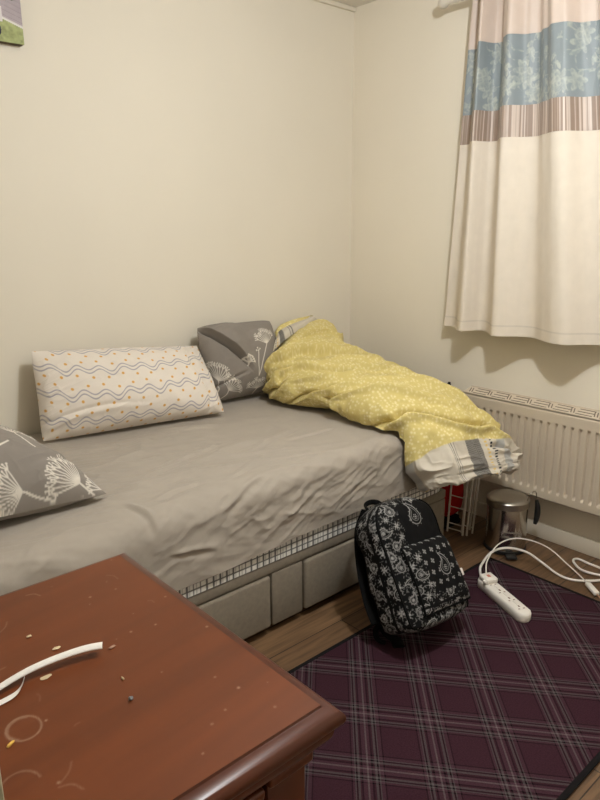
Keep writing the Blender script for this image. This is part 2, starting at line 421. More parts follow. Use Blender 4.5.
# ------------------------------------------------------------------ pillows
ARC = []
def pillow(name, corners, front, back, colfn, mat, nu=300, nv=200, pinch=.03, wr=.010, seed=1, skew=0., extra=None, clampz=None, clampy=None, parent=None, nrm=None, corner=.010):
    BL, BR, TR, TL = [np.array(c, float) for c in corners]
    u = np.linspace(0, 1, nu); v = np.linspace(0, 1, nv)
    Ug, Vg = np.meshgrid(u, v, indexing='ij'); U, V = Ug * 2 - 1, Vg * 2 - 1
    us = Ug - pinch * U * (1 - V * V); vs = Vg - pinch * V * (1 - U * U)
    kc = corner * np.abs(U) ** 5 * np.abs(V) ** 5
    us = us - kc * np.sign(U); vs = vs - kc * np.sign(V)
    us, vs = us[..., None], vs[..., None]
    P0 = BL * (1 - us) * (1 - vs) + BR * us * (1 - vs) + TR * us * vs + TL * (1 - us) * vs
    n = np.cross(BR - BL, TL - BL) if nrm is None else np.array(nrm, float); n = n / np.linalg.norm(n)
    t = (np.clip(1 - np.abs(U) ** 2.6, 0, 1) ** .62) * (np.clip(1 - np.abs(V) ** 2.4, 0, 1) ** .6) * (1 - skew * V)
    W = np.linalg.norm(BR - BL); H = np.linalg.norm(TL - BL)
    x, y = Ug * W, Vg * H
    wk = (fbm(x * 6, y * 6, seed, 3, seed) - .5) * wr * 1.4
    edge = 1 - np.clip(1 - np.abs(U) ** 6, 0, 1) * np.clip(1 - np.abs(V) ** 6, 0, 1)
    wk += ridged(x * 5 + y * 2, y * 13 - x * 4, seed, 3, seed + 4) * wr * (.3 + 1.0 * edge ** .5) * np.clip(t * 3, 0, 1)
    if extra is not None: wk = wk + extra(Ug, Vg, x, y)
    S0 = P0 + n * (t * front)[..., None]
    ax_ = np.r_[np.zeros((1, nv)), np.cumsum(np.linalg.norm(np.diff(S0, axis=0), axis=-1), 0)]
    ay_ = np.c_[np.zeros((nu, 1)), np.cumsum(np.linalg.norm(np.diff(S0, axis=1), axis=-1), 1)]
    ax_ = ax_ - ax_[nu // 2] + W * .62
    ARC.append((ax_, ay_))
    mb = MB()
    for sgn, th in ((1, front), (-1, back)):
        P = P0 + n * (sgn * (t * th + (wk if sgn > 0 else wk * .5) * np.clip(t * 4, 0, 1)))[..., None]
        if clampz is not None: P[..., 2] = np.maximum(P[..., 2], clampz + .002 * sgn)
        if clampy is not None: P[..., 1] = np.minimum(P[..., 1], clampy - .002 * sgn)
        if sgn > 0: mb.grid(P, colfn(ax_, ay_, Ug, Vg, True))
        else: mb.grid(P[::4, ::4], colfn(x, y, Ug, Vg, False)[::4, ::4], flip=True)
    return mb.build(name, mat, parent, angle=80)

M_pil = printed('printed cotton', .85, (700, .1, .001), sheen=.1)
ZB = .579
def wave_col(x, y, U, V, f):
    base = np.tile(lin((226, 216, 204)), x.shape + (1,))
    P = .098; yy = y + .011 * np.sin(2 * PI * x / .082) + .006 * np.sin(2 * PI * x / .164 + 1)
    ph = ((yy - .03) / P) % 1 * P
    d = np.minimum(np.abs(ph - .034), np.abs(ph - .049))
    m = np.clip((.0033 - d) / .0012, 0, 1)[..., None]
    base = base * (1 - m) + lin((170, 164, 168)) * m
    wave = lambda q: .011 * np.sin(2 * PI * q / .082) + .006 * np.sin(2 * PI * q / .164 + 1)
    for off, sh in ((.013, 0), (.074, .5)):
        xk = (np.round(x / .055 - sh) + sh) * .055
        cy = ((y + .6 * wave(xk) - .03 - off) / P + .5) % 1 * P - P / 2
        mm = np.clip((.0062 - np.hypot(x - xk, cy)) / .0015, 0, 1)[..., None]
        base = base * (1 - mm) + lin((214, 164, 86)) * mm
    return base
def wave_extra(U, V, x, y):
    c = -.016 * np.exp(-((U - .885 - .02 * np.sin(V * 7)) / .018) ** 2)     # hem crease near the open end
    c += (.006 * np.exp(-((V - .10 - .08 * np.sin(U * 5)) / .03) ** 2) - .007 * np.exp(-((V - .17 - .07 * np.sin(U * 5.4)) / .02) ** 2)) * sstep(.6, .2, U)
    return c
pw = pillow('pillow', [(-1.752, -.180, ZB + .004), (-1.035, -.298, ZB + .004), (-1.012, -.075, .832), (-1.722, -.075, .896)], .105, .05, wave_col, M_pil, 420, 260, .010, .013, 3, .25, wave_extra, ZB, -.02, nrm=(0, -.86, .5))
tag(pw, 'white pillow with grey wavy lines and mustard dots leaning on the wall', 'pillow', 'pillows on the bed')

def dand_raster(W, H, items):
    R = Ras(W, H, 700)
    for it in items: dandelion(R, *it)
    return R
GREY = (138, 130, 122)
def dand_col(R):
    def f(x, y, U, V, fr_):
        m = (R.sample(x, y) if fr_ else np.zeros_like(x))[..., None]
        return lin(GREY) * (1 - m) + lin((222, 214, 202)) * m
    return f
# grey pillow behind, against the wall
cr = [(-1.0, -.14, ZB + .004), (-.60, -.15, ZB + .004), (-.60, -.07, .905), (-1.025, -.075, .914)]
Rb = dand_raster(.60, .45, [((.26, .13), (.335, .262), .058, 1.5, .0034, 11, 1), ((.26, .13), (.275, .24), .012, 1.8, .003, 3, 4), ((.055, .03), (.062, .105), .062, 1.5, .0034, 12, 2), ((.262, .005), (.262, .055), .052, 1.6, .0034, 11, 3), ((.09, .02), (.115, .07), .052, .9, .0034, 10, 6), ((.205, .18), (.21, .195), .025, 1.2, .0034, 7, 5)])
def back_extra(U, V, x, y):
    # folded flap of the pillowcase: a diagonal step running from the top left corner
    d = (V - (1.02 - 1.55 * U))
    inside = sstep(-.012, .03, d) * sstep(.52, .25, U) * sstep(.14, .3, V)
    return .034 * inside - .026 * np.exp(-((d + .05) / .03) ** 2) * sstep(.5, .3, U) - .012 * np.exp(-((V - .16 - .3 * U) / .02) ** 2) * sstep(.45, .2, U)
pb = pillow('pillow', cr, .11, .05, dand_col(Rb), M_pil, 380, 280, .012, .008, 12, .15, back_extra, ZB, -.02, nrm=(-.05, -.9, .42), corner=.03)
tag(pb, 'grey pillow with white flower print standing in the corner behind the yellow duvet', 'pillow', 'pillows on the bed')
# grey pillow at the head end
cl = [(-2.42, -.80, .62), (-1.79, -.785, ZB + .004), (-1.93, -.34, .64), (-2.56, -.36, .74)]
Rl = dand_raster(.85, .70, [((.566, .004), (.467, .053), .066, 3.0, .0042, 12, 8), ((.665, .003), (.628, .045), .080, 2.25, .0042, 13, 9), ((.722, .002), (.703, .016), .048, 1.9, .004, 9, 10), ((.38, .012), (.56, .007), .0, 0, .0042, 2, 11), ((.56, .007), (.63, .006), .0, 0, .0042, 2, 14), ((.56, .18), (.55, .265), .062, .9, .0038, 11, 12), ((.45, .19), (.50, .215), .0, 0, .004, 2, 13)])
pl_ = pillow('pillow', cl, .18, .06, dand_col(Rl), M_pil, 420, 320, .02, .012, 23, .0, lambda U, V, x, y: -.012 * np.exp(-((V - .28 + .5 * (1 - U)) / .02) ** 2) * sstep(.6, .95, U), ZB, None, nrm=(.12, -.25, 1))
tag(pl_, 'plump grey pillow with white flower print lying at the near left end of the bed', 'pillow', 'pillows on the bed')

def even_angles(n, w, h, e):      # angles that walk a superellipse outline in equal steps
    a = np.linspace(0, 2 * PI, 8001)
    x = w * np.sign(np.cos(a)) * np.abs(np.cos(a)) ** (2 / e); y = h * np.sign(np.sin(a)) * np.abs(np.sin(a)) ** (2 / e)
    d = np.r_[0, np.cumsum(np.hypot(np.diff(x), np.diff(y)))]
    return np.interp(np.linspace(0, d[-1], n, endpoint=False), d, a)

# ------------------------------------------------------------------ duvet: a thick bundle running across the foot of the bed and over the front edge
M_duv = printed('mustard dotted cotton', .85, (600, .12, .001), sheen=.1)
# y, x, z, half width, half height, roll (right side up +), tilt of section plane
st = np.array([
    # cx,   cy,    cz,   hw,  hh,  roll, yaw
    [-.40, -.06, .700, .14, .10, .36, 0],
    [-.43, -.12, .715, .19, .135, .46, 0],
    [-.525, -.215, .684, .238, .122, .14, -.05],
    [-.545, -.34, .658, .245, .097, .10, -.05],
    [-.54, -.52, .652, .24, .088, .0, 0],
    [-.54, -.70, .640, .235, .085, -.05, .05],
    [-.53, -.86, .616, .23, .085, -.08, .12],
    [-.50, -.985, .552, .225, .086, -.15, .2],
    [-.475, -1.06, .478, .225, .086, .0, .25],
    [-.47, -1.105, .402, .218, .086, .07, .26]])
ns, na = 420, 440
S = catmull(st, ns)
an = even_angles(na, .23, .10, 2.5)
sg = np.linspace(0, 1, ns)[:, None] + 0 * an[None, :]; ag = an[None, :] + 0 * sg
ex_ = 2.5
cx = np.sign(np.cos(ag)) * np.abs(np.cos(ag)) ** (2 / ex_); sx = np.sign(np.sin(ag)) * np.abs(np.sin(ag)) ** (2 / ex_)
Tn = np.gradient(S[:, :3], axis=0); Tn /= np.linalg.norm(Tn, axis=1)[:, None]
right = np.stack([np.cos(S[:, 6]), -np.sin(S[:, 6]), 0 * S[:, 6]], 1)
up = np.cross(right, Tn); up /= np.linalg.norm(up, axis=1)[:, None]; up *= np.sign(up[:, 2])[:, None]
cr_, sr_ = np.cos(S[:, 5])[:, None], np.sin(S[:, 5])[:, None]
right, up = right * cr_ + up * sr_, up * cr_ - right * sr_
P = S[:, None, :3] + right[:, None] * (S[:, None, 3, None] * cx[..., None]) + up[:, None] * (S[:, None, 4, None] * sx[..., None])
Nn = right[:, None] * (cx * S[:, 4:5])[..., None] + up[:, None] * (sx * S[:, 3:4])[..., None]; Nn /= np.linalg.norm(Nn, axis=-1)[..., None]
# creases: spiral folds (s, angle) and soft puffs
phi = (ag + PI / 2) % (2 * PI)      # 0 at bottom, pi at top, seam underneath
def crease(s0, k, width, depth, a0, a1, wob=0.03, sd=0):
    cline = s0 + k * (phi - PI) + wob * (fbm(phi * 1.3, phi * 0 + sd, 0, 2, sd) - .5) * 2
    d = (sg - cline) / width
    win = sstep(a0 - .25, a0 + .1, phi) * (1 - sstep(a1 - .1, a1 + .25, phi))
    return (-depth * np.exp(-d * d) + depth * .6 * np.exp(-((d - 1.6) / 1.2) ** 2)) * win
disp = (fbm(P[..., 0] * 5, P[..., 1] * 5, P[..., 2] * 5, 3, 3) - .5) * .06
disp += (fbm(P[..., 0] * 13, P[..., 1] * 13, P[..., 2] * 13, 3, 5) - .5) * .018
q1 = P[..., 0] * .8 - P[..., 1] * .6; q2 = P[..., 0] * .6 + P[..., 1] * .8
disp += ridged(q1 * 4 + 1, q2 * 13, P[..., 2] * 6, 3, 8) * .014
def layer(s0, k, h, a0, a1, wob, sd):      # cloth folded over: a step up on the wall side of the line
    cl_ = s0 + k * (phi - PI) + wob * (fbm(phi * 1.5, phi * 0 + sd, 0, 2, sd) - .5) * 2
    win = sstep(a0 - .3, a0 + .15, phi) * (1 - sstep(a1 - .15, a1 + .3, phi))
    dd = sg - cl_
    return h * win * np.where(dd < 0, np.exp(dd / .16), 0) * sstep(.010, -.016, dd) - .35 * h * win * np.exp(-((dd - .012) / .014) ** 2)
disp += sstep(.86, .93, sg) * ((ridged(phi * 1.5, sg * 11, 2.2, 2, 44) - .4) * .026)
disp += layer(.315, -.085, .040, 1.2, 5.0, .04, 1)
disp += layer(.45, -.12, .022, 1.5, 4.3, .05, 2)
disp += crease(.40, -.11, .012, 0.0273, 1.5, 5.0, .04, 7)
disp += crease(.52, -.14, .014, 0.0375, 1.5, 5.0, .05, 3)
disp += crease(.61, -.12, .012, 0.0239, 1.5, 5.0, .05, 8)
disp += crease(.68, -.10, .012, 0.0341, 1.5, 5.0, .05, 4)
disp += crease(.80, -.06, .012, 0.0409, 1.5, 5.0, .05, 5)
disp += crease(.87, -.05, .010, 0.0248, 1.2, 2.8, .05, 9)
disp += crease(.20, .03, .012, 0.0310, 1.4, 3.4, .05, 6)
P = P + Nn * (disp * (sstep(0, .06, sg) * (1 - .5 * sstep(.94, 1, sg))))[..., None]
# rest on the sheet: nothing below the sheet top while over the bed
over = (1 - sstep(-.955, -.99, P[..., 1])) * (1 - sstep(-.385, -.36, P[..., 0]))
fl = .584 + .004 * fbm(P[..., 0] * 20, P[..., 1] * 20, 0, 2, 4)
P[..., 2] = np.where(over > 0, np.maximum(P[..., 2], fl * over + (1 - over) * .3), P[..., 2])
ov2 = (P[..., 2] < .56) & (P[..., 0] < -.36)
P[..., 1] = np.where(ov2, np.minimum(P[..., 1], -.985), P[..., 1])
P[..., 1] = np.minimum(P[..., 1], -.015); P[..., 0] = np.minimum(P[..., 0], -.015)
# colours
arcl = (phi / (2 * PI)) * 1.15; alen = sg * 1.25
def dots(Q, period=.0138, r=.0058, sd=3):      # pebble dots printed in space so that they never stretch
    ix = np.floor(Q / period); best = np.full(Q.shape[:-1], 9.)
    for di in (-1, 0, 1):
        for dj in (-1, 0, 1):
            for dk_ in (-1, 0, 1):
                c = ix + np.array([di, dj, dk_])
                jit = np.stack([_h(c[..., 0], c[..., 1], c[..., 2], sd + q) for q in range(3)], -1)
                best = np.minimum(best, np.linalg.norm(Q - (c + .2 + .6 * jit) * period, axis=-1))
    return np.clip((r - best) / .0018, 0, 1)
YEL = lin((210, 192, 124)); LINING = lin((206, 197, 182))
m = dots(P)[..., None] * .7
col = YEL * (1 - m) + lin((234, 222, 174)) * m
lin_edge = .885 + .035 * sstep(3.4, 4.8, phi) + .02 * np.sin(phi * 1.2) + .008 * (fbm(phi * 3, phi * 0, 0, 2, 9) - .5)
isl = sstep(lin_edge - .003, lin_edge + .003, sg)[..., None]
def lining_cols(a, b):
    base = np.tile(LINING, a.shape + (1,))
    st_ = (a / .40) % 1
    def band(c0, w_, colr, base):
        mm = np.clip((w_ - np.abs(st_ - c0)) / .004, 0, 1)[..., None]
        return base * (1 - mm) + lin(colr) * mm
    base = band(.50, .045, (96, 92, 87), base)
    hatch = (np.sin((a + b) * 700) > 0)[..., None] * (np.abs(st_ - .5) < .045)[..., None]
    base = np.where(hatch, lin((136, 132, 126)), base)
    for c0 in (.64, .66, .675): base = band(c0, .004, (60, 60, 64), base)
    dd = (np.abs(st_ - .36) < .009) & (np.sin(b * 500) > -.2); base = np.where(dd[..., None], lin((40, 40, 44)), base)
    dd = (np.abs(st_ - .41) < .012) & (np.sin(b * 380) > .0); base = np.where(dd[..., None], lin((214, 184, 112)), base)
    base = band(.22, .06, (178, 176, 172), base)
    return base
col = col * (1 - isl) + lining_cols(arcl + .02, alen) * isl
duv = thing('duvet', 'rumpled mustard yellow duvet with white dots draped over the foot of the bed', 'duvet', (-.5, -.5, .58))
db = MB().grid(P, col, wrap=True)
# closing ends: start tucks in, front end rolls inward as folded lining
c0 = P[0].mean(0); rows = np.array([P[0] * (1 - f) + c0 * f for f in np.linspace(0, 1, 8)]); db.grid(rows, np.tile(YEL, (8, na, 1)), wrap=True)
db.build('cover', M_duv, duv, angle=80)
c1 = P[-1].mean(0); tend = Tn[-1]
rows = []; rc = []
for k, f in enumerate(np.linspace(0, 1, 40)):
    s_ = math.cos(f * PI / 2 * .98) if f < .35 else math.cos(.35 * PI / 2) * (1 - (f - .35) / .65)
    out = .032 * math.sin(min(f / .35, 1) * PI / 2) - .10 * max(f - .35, 0) / .65
    q = c1 + (P[-1] - c1) * s_ + tend * out
    q = q + Nn[-1] * (.03 * (fbm(phi[-1] * 3 + 0 * f, np.full(na, f * 4), 0, 3, 17) - .5) * (1 - f))[:, None] + tend * (.025 * (ridged(phi[-1] * 2.2, np.full(na, f * 2.4), 0, 2, 27) - .4) * math.sin(f * PI))[:, None]
    rows.append(q); rc.append(lining_cols(arcl[-1] + .02, alen[-1] + f * .12) * (1 - .0 * f))
MB().grid(np.array(rows), np.array(rc), wrap=True).build('lining_end', M_duv, duv, angle=80)['label'] = 'white printed lining turned out at the end of the duvet'
# folded back corner near the wall: lining strip with a yellow rim behind it
def strip(pa, pb_, n=60, m=24, bulge=(0, 0, .02)):
    a = catmull(pa, n); b = catmull(pb_, n); f = np.linspace(0, 1, m)[None, :, None]
    Pn = a[:, None] * (1 - f) + b[:, None] * f + np.array(bulge) * np.sin(f * PI)
    return Pn
A1 = [(-.70, -.20, .78), (-.62, -.18, .815), (-.51, -.155, .848), (-.36, -.13, .885)]
B1 = [(-.625, -.135, .83), (-.585, -.115, .855), (-.50, -.105, .876), (-.40, -.105, .893)]
Pn = strip(A1, B1, bulge=(-.01, -.015, .012))
a_, b_ = np.meshgrid(np.linspace(0, .26, 60), np.linspace(0, .09, 24), indexing='ij')
MB().grid(Pn, lining_cols(a_ + .12, b_)).build('lining_fold', M_duv, duv, angle=80)['label'] = 'white printed lining showing in the top fold'
C1 = [(-.595, -.085, .84), (-.55, -.075, .872), (-.45, -.075, .892), (-.35, -.09, .898)]
Pn = strip(B1, C1, bulge=(0, 0, .008)); mm = dots(Pn)[..., None] * .7
MB().grid(Pn, YEL * (1 - mm) + lin((234, 222, 174)) * mm).build('cover_fold', M_duv, duv, angle=80)

# ------------------------------------------------------------------ radiator
M_rad = plain('cream radiator enamel', (208, 194, 174), .38, var=.015)
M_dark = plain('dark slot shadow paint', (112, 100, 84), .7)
rad = thing('radiator', 'cream panel radiator with vertical grooves under the curtain', 'radiator', (-.07, -1.4, 0))
y0, y1, zb, zt, xf = -.80, -2.0, .218, .602, -.105
ny, nz = 720, 110
yy = np.linspace(y0, y1, ny); zz = np.linspace(zb, zt, nz)
Yg, Zg = np.meshgrid(yy, zz, indexing='ij')
pit = .0333; ph = ((Yg - y0) / pit) % 1
gro = sstep(.0, .13, np.abs(ph - .5) * -1 + .24) * .011
zwin = sstep(zb + .034, zb + .052, Zg) * (1 - sstep(zt - .062, zt - .047, Zg)) * sstep(0, .02, -(Yg - y0) - .018)
Xg = xf + gro * zwin
rim = np.minimum(np.minimum(Zg - zb, zt - Zg), np.minimum(-(Yg - y0), Yg - y1)); Xg = Xg + .008 * (1 - np.clip(rim / .008, 0, 1)) ** 2
fp = MB().grid(np.stack([Xg, Yg, Zg], -1)); fp.box((xf + .012, y1 + .004, zb + .004), (xf + .02, y0 - .004, zt - .004))
fp.build('front_panel', M_rad, rad)
MB().box((-.045, y1, zb), (-.036, y0, zt - .01), .003).build('rear_panel', M_rad, rad)
def top_z(x): return zt + .002 + (x + .1) / .064 * .016
gr = MB()
def quadbox(mb, xa, xb, ya, yb, t=.003, sk=0.):      # slab on the sloping grille, optionally skewed along y
    V = [(x, y + (sk if x == xb else 0), top_z(x) + dz) for dz in (-t, 0) for x, y in ((xa, ya), (xb, ya), (xb, yb), (xa, yb))]
    mb.raw(V, [(0, 1, 2, 3), (7, 6, 5, 4), (0, 4, 5, 1), (1, 5, 6, 2), (2, 6, 7, 3), (3, 7, 4, 0)], smooth=False)
quadbox(gr, -.104, -.036, y1, y0, .004); gr.box((-.104, y1, zt - .004), (-.098, y0, zt + .006), .002); gr.box((-.040, y1, zt - .01), (-.034, y0, zt + .022), .002)
gr.box((-.100, y0 - .006, zb + .01), (-.036, y0, zt + .004), .002)
gr.build('top_grille', M_rad, rad)
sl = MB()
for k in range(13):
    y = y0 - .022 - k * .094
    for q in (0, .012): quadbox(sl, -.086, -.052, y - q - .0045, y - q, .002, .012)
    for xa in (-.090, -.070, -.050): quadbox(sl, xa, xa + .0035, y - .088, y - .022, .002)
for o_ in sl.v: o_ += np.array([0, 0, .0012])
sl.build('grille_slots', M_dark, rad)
v = MB(); v.tube([(-.07, -.78, .0), (-.07, -.78, .26), (-.07, -.80, .26)], .009); v.lathe([(0, .23), (.016, .23), (.018, .25), (.018, .3), (.014, .315), (0, .315)], (-.07, -.78, 0), 20)
v.build('valve_pipe', M_white, rad)

# ------------------------------------------------------------------ curtain + pole
pole = thing('curtain_pole', 'white curtain pole with round end above the curtain', 'curtain pole', (-.1, -1.3, 2.2))
M_pole = plain('white pole paint', (214, 206, 192), .4, var=.02)
MB().tube([(-.1, -.60, 2.2), (-.1, -2.2, 2.2)], .0125, 18).build('pole', M_pole, pole)
MB().lathe([(0, -.022), (.012, -.020), (.020, -.010), (.0215, 0), (.020, .012), (.013, .02), (.0125, .03), (0, .03)], (0, 0, 0), 24, axis='y').build('finial', M_pole, pole)
fin = bpy.data.objects['finial']; fin.location = Vector((-.1, -.60, 2.2)) ; fin.rotation_euler = (0, 0, PI)
bk = MB(); bk.box((-.1, -.93, 2.175), (-.0, -.91, 2.19), .003); bk.box((-.008, -.94, 2.13), (0, -.90, 2.22), .002); bk.tube([(-.1, -.928, 2.2), (-.1, -.912, 2.2)], .016, 18); bk.build('bracket', M_pole, pole)

cur = thing('curtain', 'cream curtain with pink, blue floral and brown striped bands', 'curtain', (-.1, -1.2, .885))
cp = catmull([(.675, .080), (.715, .074), (.75, .095), (.79, .135), (.825, .150), (.845, .118), (.862, .088), (.895, .088), (.94, .122), (.985, .158), (1.03, .142), (1.075, .108), (1.13, .102), (1.19, .132), (1.25, .158), (1.30, .155), (1.35, .105), (1.40, .085), (1.47, .105), (1.53, .15), (1.6, .13), (1.66, .09), (1.74, .10), (1.82, .15), (1.9, .12), (1.98, .09)], 700)
carc = np.r_[0, np.cumsum(np.hypot(*np.diff(cp, axis=0).T))]
def cur_grid(z0, z1, nz, off=0.):
    z = np.linspace(z1, z0, nz); k = (z - .885) / (2.2 - .885)
    y = cp[None, :, 0] ; sc = 1 - .34 * k[:, None]
    Yc = .664 + (y - .675) * sc + .066 * k[:, None]
    fine = .006 * np.sin(carc[None, :] * 2 * PI / .085 + 1) * sstep(.35, 1, k)[:, None]
    Xc = .105 + (cp[None, :, 1] - .105) * (1.25 - .15 * k[:, None]) + fine
    A = np.broadcast_to(carc[None, :], Yc.shape); Zc = np.broadcast_to(z[:, None], Yc.shape).copy()
    Xc = Xc + .006 * (fbm(A * 6, Zc * 1.6, 0, 3, 4) - .5) + .003 * (fbm(A * 20, Zc * 9, 0, 2, 6) - .5)
    return np.stack([-(Xc + off), -Yc, Zc], -1), A, Zc
def mk_curtain(name, z0, z1, nz, fn, mat, off=0., label=None, parent=None):
    P, A, Z = cur_grid(z0, z1, nz, off)
    o = MB().grid(P, fn(A, Z)).build(name, mat, parent or cur, angle=80)
    if label: o['label'] = label
    return o
def addback(mat):   # light passes weakly through the cloth
    nt = mat.node_tree; b = nt.nodes['Principled BSDF']; b.inputs['Subsurface Weight'].default_value = 0
    return mat
M_lin = printed('cream linen', .85, (500, .2, .001)); M_sat = printed('satin band', .5, (300, .12, .002), sheen=.1)
cream = lambda A, Z: np.tile(lin((224, 213, 198)), A.shape + (1,)) * (1 + .05 * (fbm(A * 40, Z * 8, 0, 3, 2) - .5))[..., None]
body = mk_curtain('cream_panel', .885, 1.648, 160, cream, M_lin)
P, A, Z = cur_grid(.884, .93, 16, .002)
MB().grid(P, cream(A, Z) * (.99 - .14 * (np.abs(Z - .9265) < .0028))[..., None]).build('hem', M_lin, body, angle=80)
def stripes(A, Z):
    t = vnoise(A * 130, A * 0, 0, 3) * .6 + vnoise(A * 330, A * 0, 0, 5) * .4
    m = sstep(.45, .72, t)[..., None]
    return lin((150, 130, 116)) * (1 - m) + lin((206, 190, 178)) * m
mk_curtain('striped_band', 1.648, 1.762, 40, stripes, M_sat, .001, 'brown and silver vertically striped satin band')
Rf = Ras(1.7, .3, 500); rr_ = random.Random(5)
def leaf(R, c, L_, a, w_):
    for k in range(15):
        f = k / 14; ww = w_ * math.sin(f * PI) ** .7
        R.disc((c[0] + math.cos(a) * L_ * (f - .5), c[1] + math.sin(a) * L_ * (f - .5)), max(ww, .001), .75)
for k in range(90):
    c = (rr_.uniform(0, 1.7), rr_.uniform(0, .26)); kind = rr_.random()
    if kind < .4:
        for p in range(6): leaf(Rf, (c[0] + .022 * math.cos(p * 1.05), c[1] + .022 * math.sin(p * 1.05)), .04, p * 1.05, .011)
    else:
        a = rr_.uniform(.6, 2.4)
        for p in range(5):
            s = (p - 2) * .028; leaf(Rf, (c[0] + math.cos(a) * s + .014 * math.sin(a) * (1 if p % 2 else -1), c[1] + math.sin(a) * s), .034, a + (.6 if p % 2 else -.6), .008)
        Rf.seg((c[0] - math.cos(a) * .07, c[1] - math.sin(a) * .07), (c[0] + math.cos(a) * .06, c[1] + math.sin(a) * .06), .003, .7)
def floral(A, Z):
    m = Rf.sample(A, Z - 1.76)
    vein = ridged(A * 55 + Z * 20, Z * 55 - A * 20, 0, 2, 7)
    m = (np.clip(m * (.25 + 1.1 * vein) + .55 * sstep(.55, .85, ridged(A * 22, Z * 30, 0, 3, 17)) * (1 - m), 0, 1))[..., None]
    b = lin((134, 143, 146)) * (1 + .25 * (fbm(A * 14, Z * 5, 0, 3, 9) - .5))[..., None]
    return b * (1 - .8 * m) + lin((192, 194, 182)) * m * .8
mk_curtain('floral_band', 1.762, 2.008, 130, floral, M_sat, 0., 'grey blue satin band with pale flowers')
mk_curtain('pink_heading', 2.008, 2.225, 60, lambda A, Z: np.tile(lin((208, 190, 176)), A.shape + (1,)) * (1 + .08 * (fbm(A * 30, Z * 6, 0, 3, 3) - .5))[..., None], M_sat, .001, 'dusty pink satin heading band')

# ------------------------------------------------------------------ canvas picture, top left
cv = thing('canvas_picture', 'small canvas print of a garden path and lawn hanging on the wall', 'picture', (-1.85, 0, 1.913))
n1, n2 = 240, 190
xx = np.linspace(-2.10, -1.615, n1); zz = np.linspace(1.913, 2.27, n2); Xc, Zc = np.meshgrid(xx, zz, indexing='ij')
a = (-1.615 - Xc); b = (Zc - 1.913)      # from the bottom right corner
cc = np.tile(lin((178, 166, 170)), Xc.shape + (1,)) * (1 + .2 * (fbm(Xc * 40, Zc * 40, 0, 3, 2) - .5))[..., None]
cc = np.where(((np.sin((b - .3 * a) * 420) > .93) & (b > .06))[..., None], cc * .8, cc)
gl = b < .052 + .3 * a
cc = np.where(gl[..., None], lin((164, 170, 120)) * (1 + .7 * (fbm(Xc * 90, Zc * 90, 0, 3, 3) - .5))[..., None], cc)
cc = np.where((np.abs(b - (.052 + .3 * a)) < .0035)[..., None], lin((226, 222, 214)), cc)
sh_ = (np.hypot((a - .036) / .026, (b - .146) / .017) + .9 * (fbm(Xc * 70, Zc * 70, 0, 3, 4) - .5)) < 1; cc = np.where(sh_[..., None], lin((84, 98, 78)), cc)
cc = np.where(((b > .158) & (a > .05))[..., None], lin((204, 170, 124)), cc)
cc = np.where(((b > .158) & (a < .05))[..., None], lin((150, 132, 128)), cc)
cc = np.where(((np.abs(a - .028) < .006) & (b > .155))[..., None], lin((224, 218, 222)), cc)
pk = (np.hypot((a - .088) / .014, (b - .092) / .03) + .5 * (fbm(Xc * 60, Zc * 60, 0, 2, 8) - .5)) < 1; cc = np.where(pk[..., None], lin((160, 84, 106)), cc)
nv_ = (np.hypot((a - .09) / .019, (b - .034) / .022)) < 1; cc = np.where(nv_[..., None], lin((52, 54, 82)) * (1 + 1.2 * (fbm(Xc * 120, Zc * 120, 0, 2, 6) - .5))[..., None], cc)
cc = np.where(((np.abs(a - .068) < .0035) & (b > .06) & (b < .105))[..., None], lin((222, 216, 216)), cc)
cc = np.where(((a > .12) & (b < .158))[..., None], lin((150, 140, 120)), cc)
M_canvas = printed('printed canvas', .8)
MB().grid(np.stack([Xc, np.full_like(Xc, -.032), Zc], -1), cc).build('print', M_canvas, cv)
MB().box((-2.10, -.0315, 1.913), (-1.615, -.002, 2.27), .002).build('stretcher_frame', plain('dark canvas edge', (92, 80, 62), .8), cv)

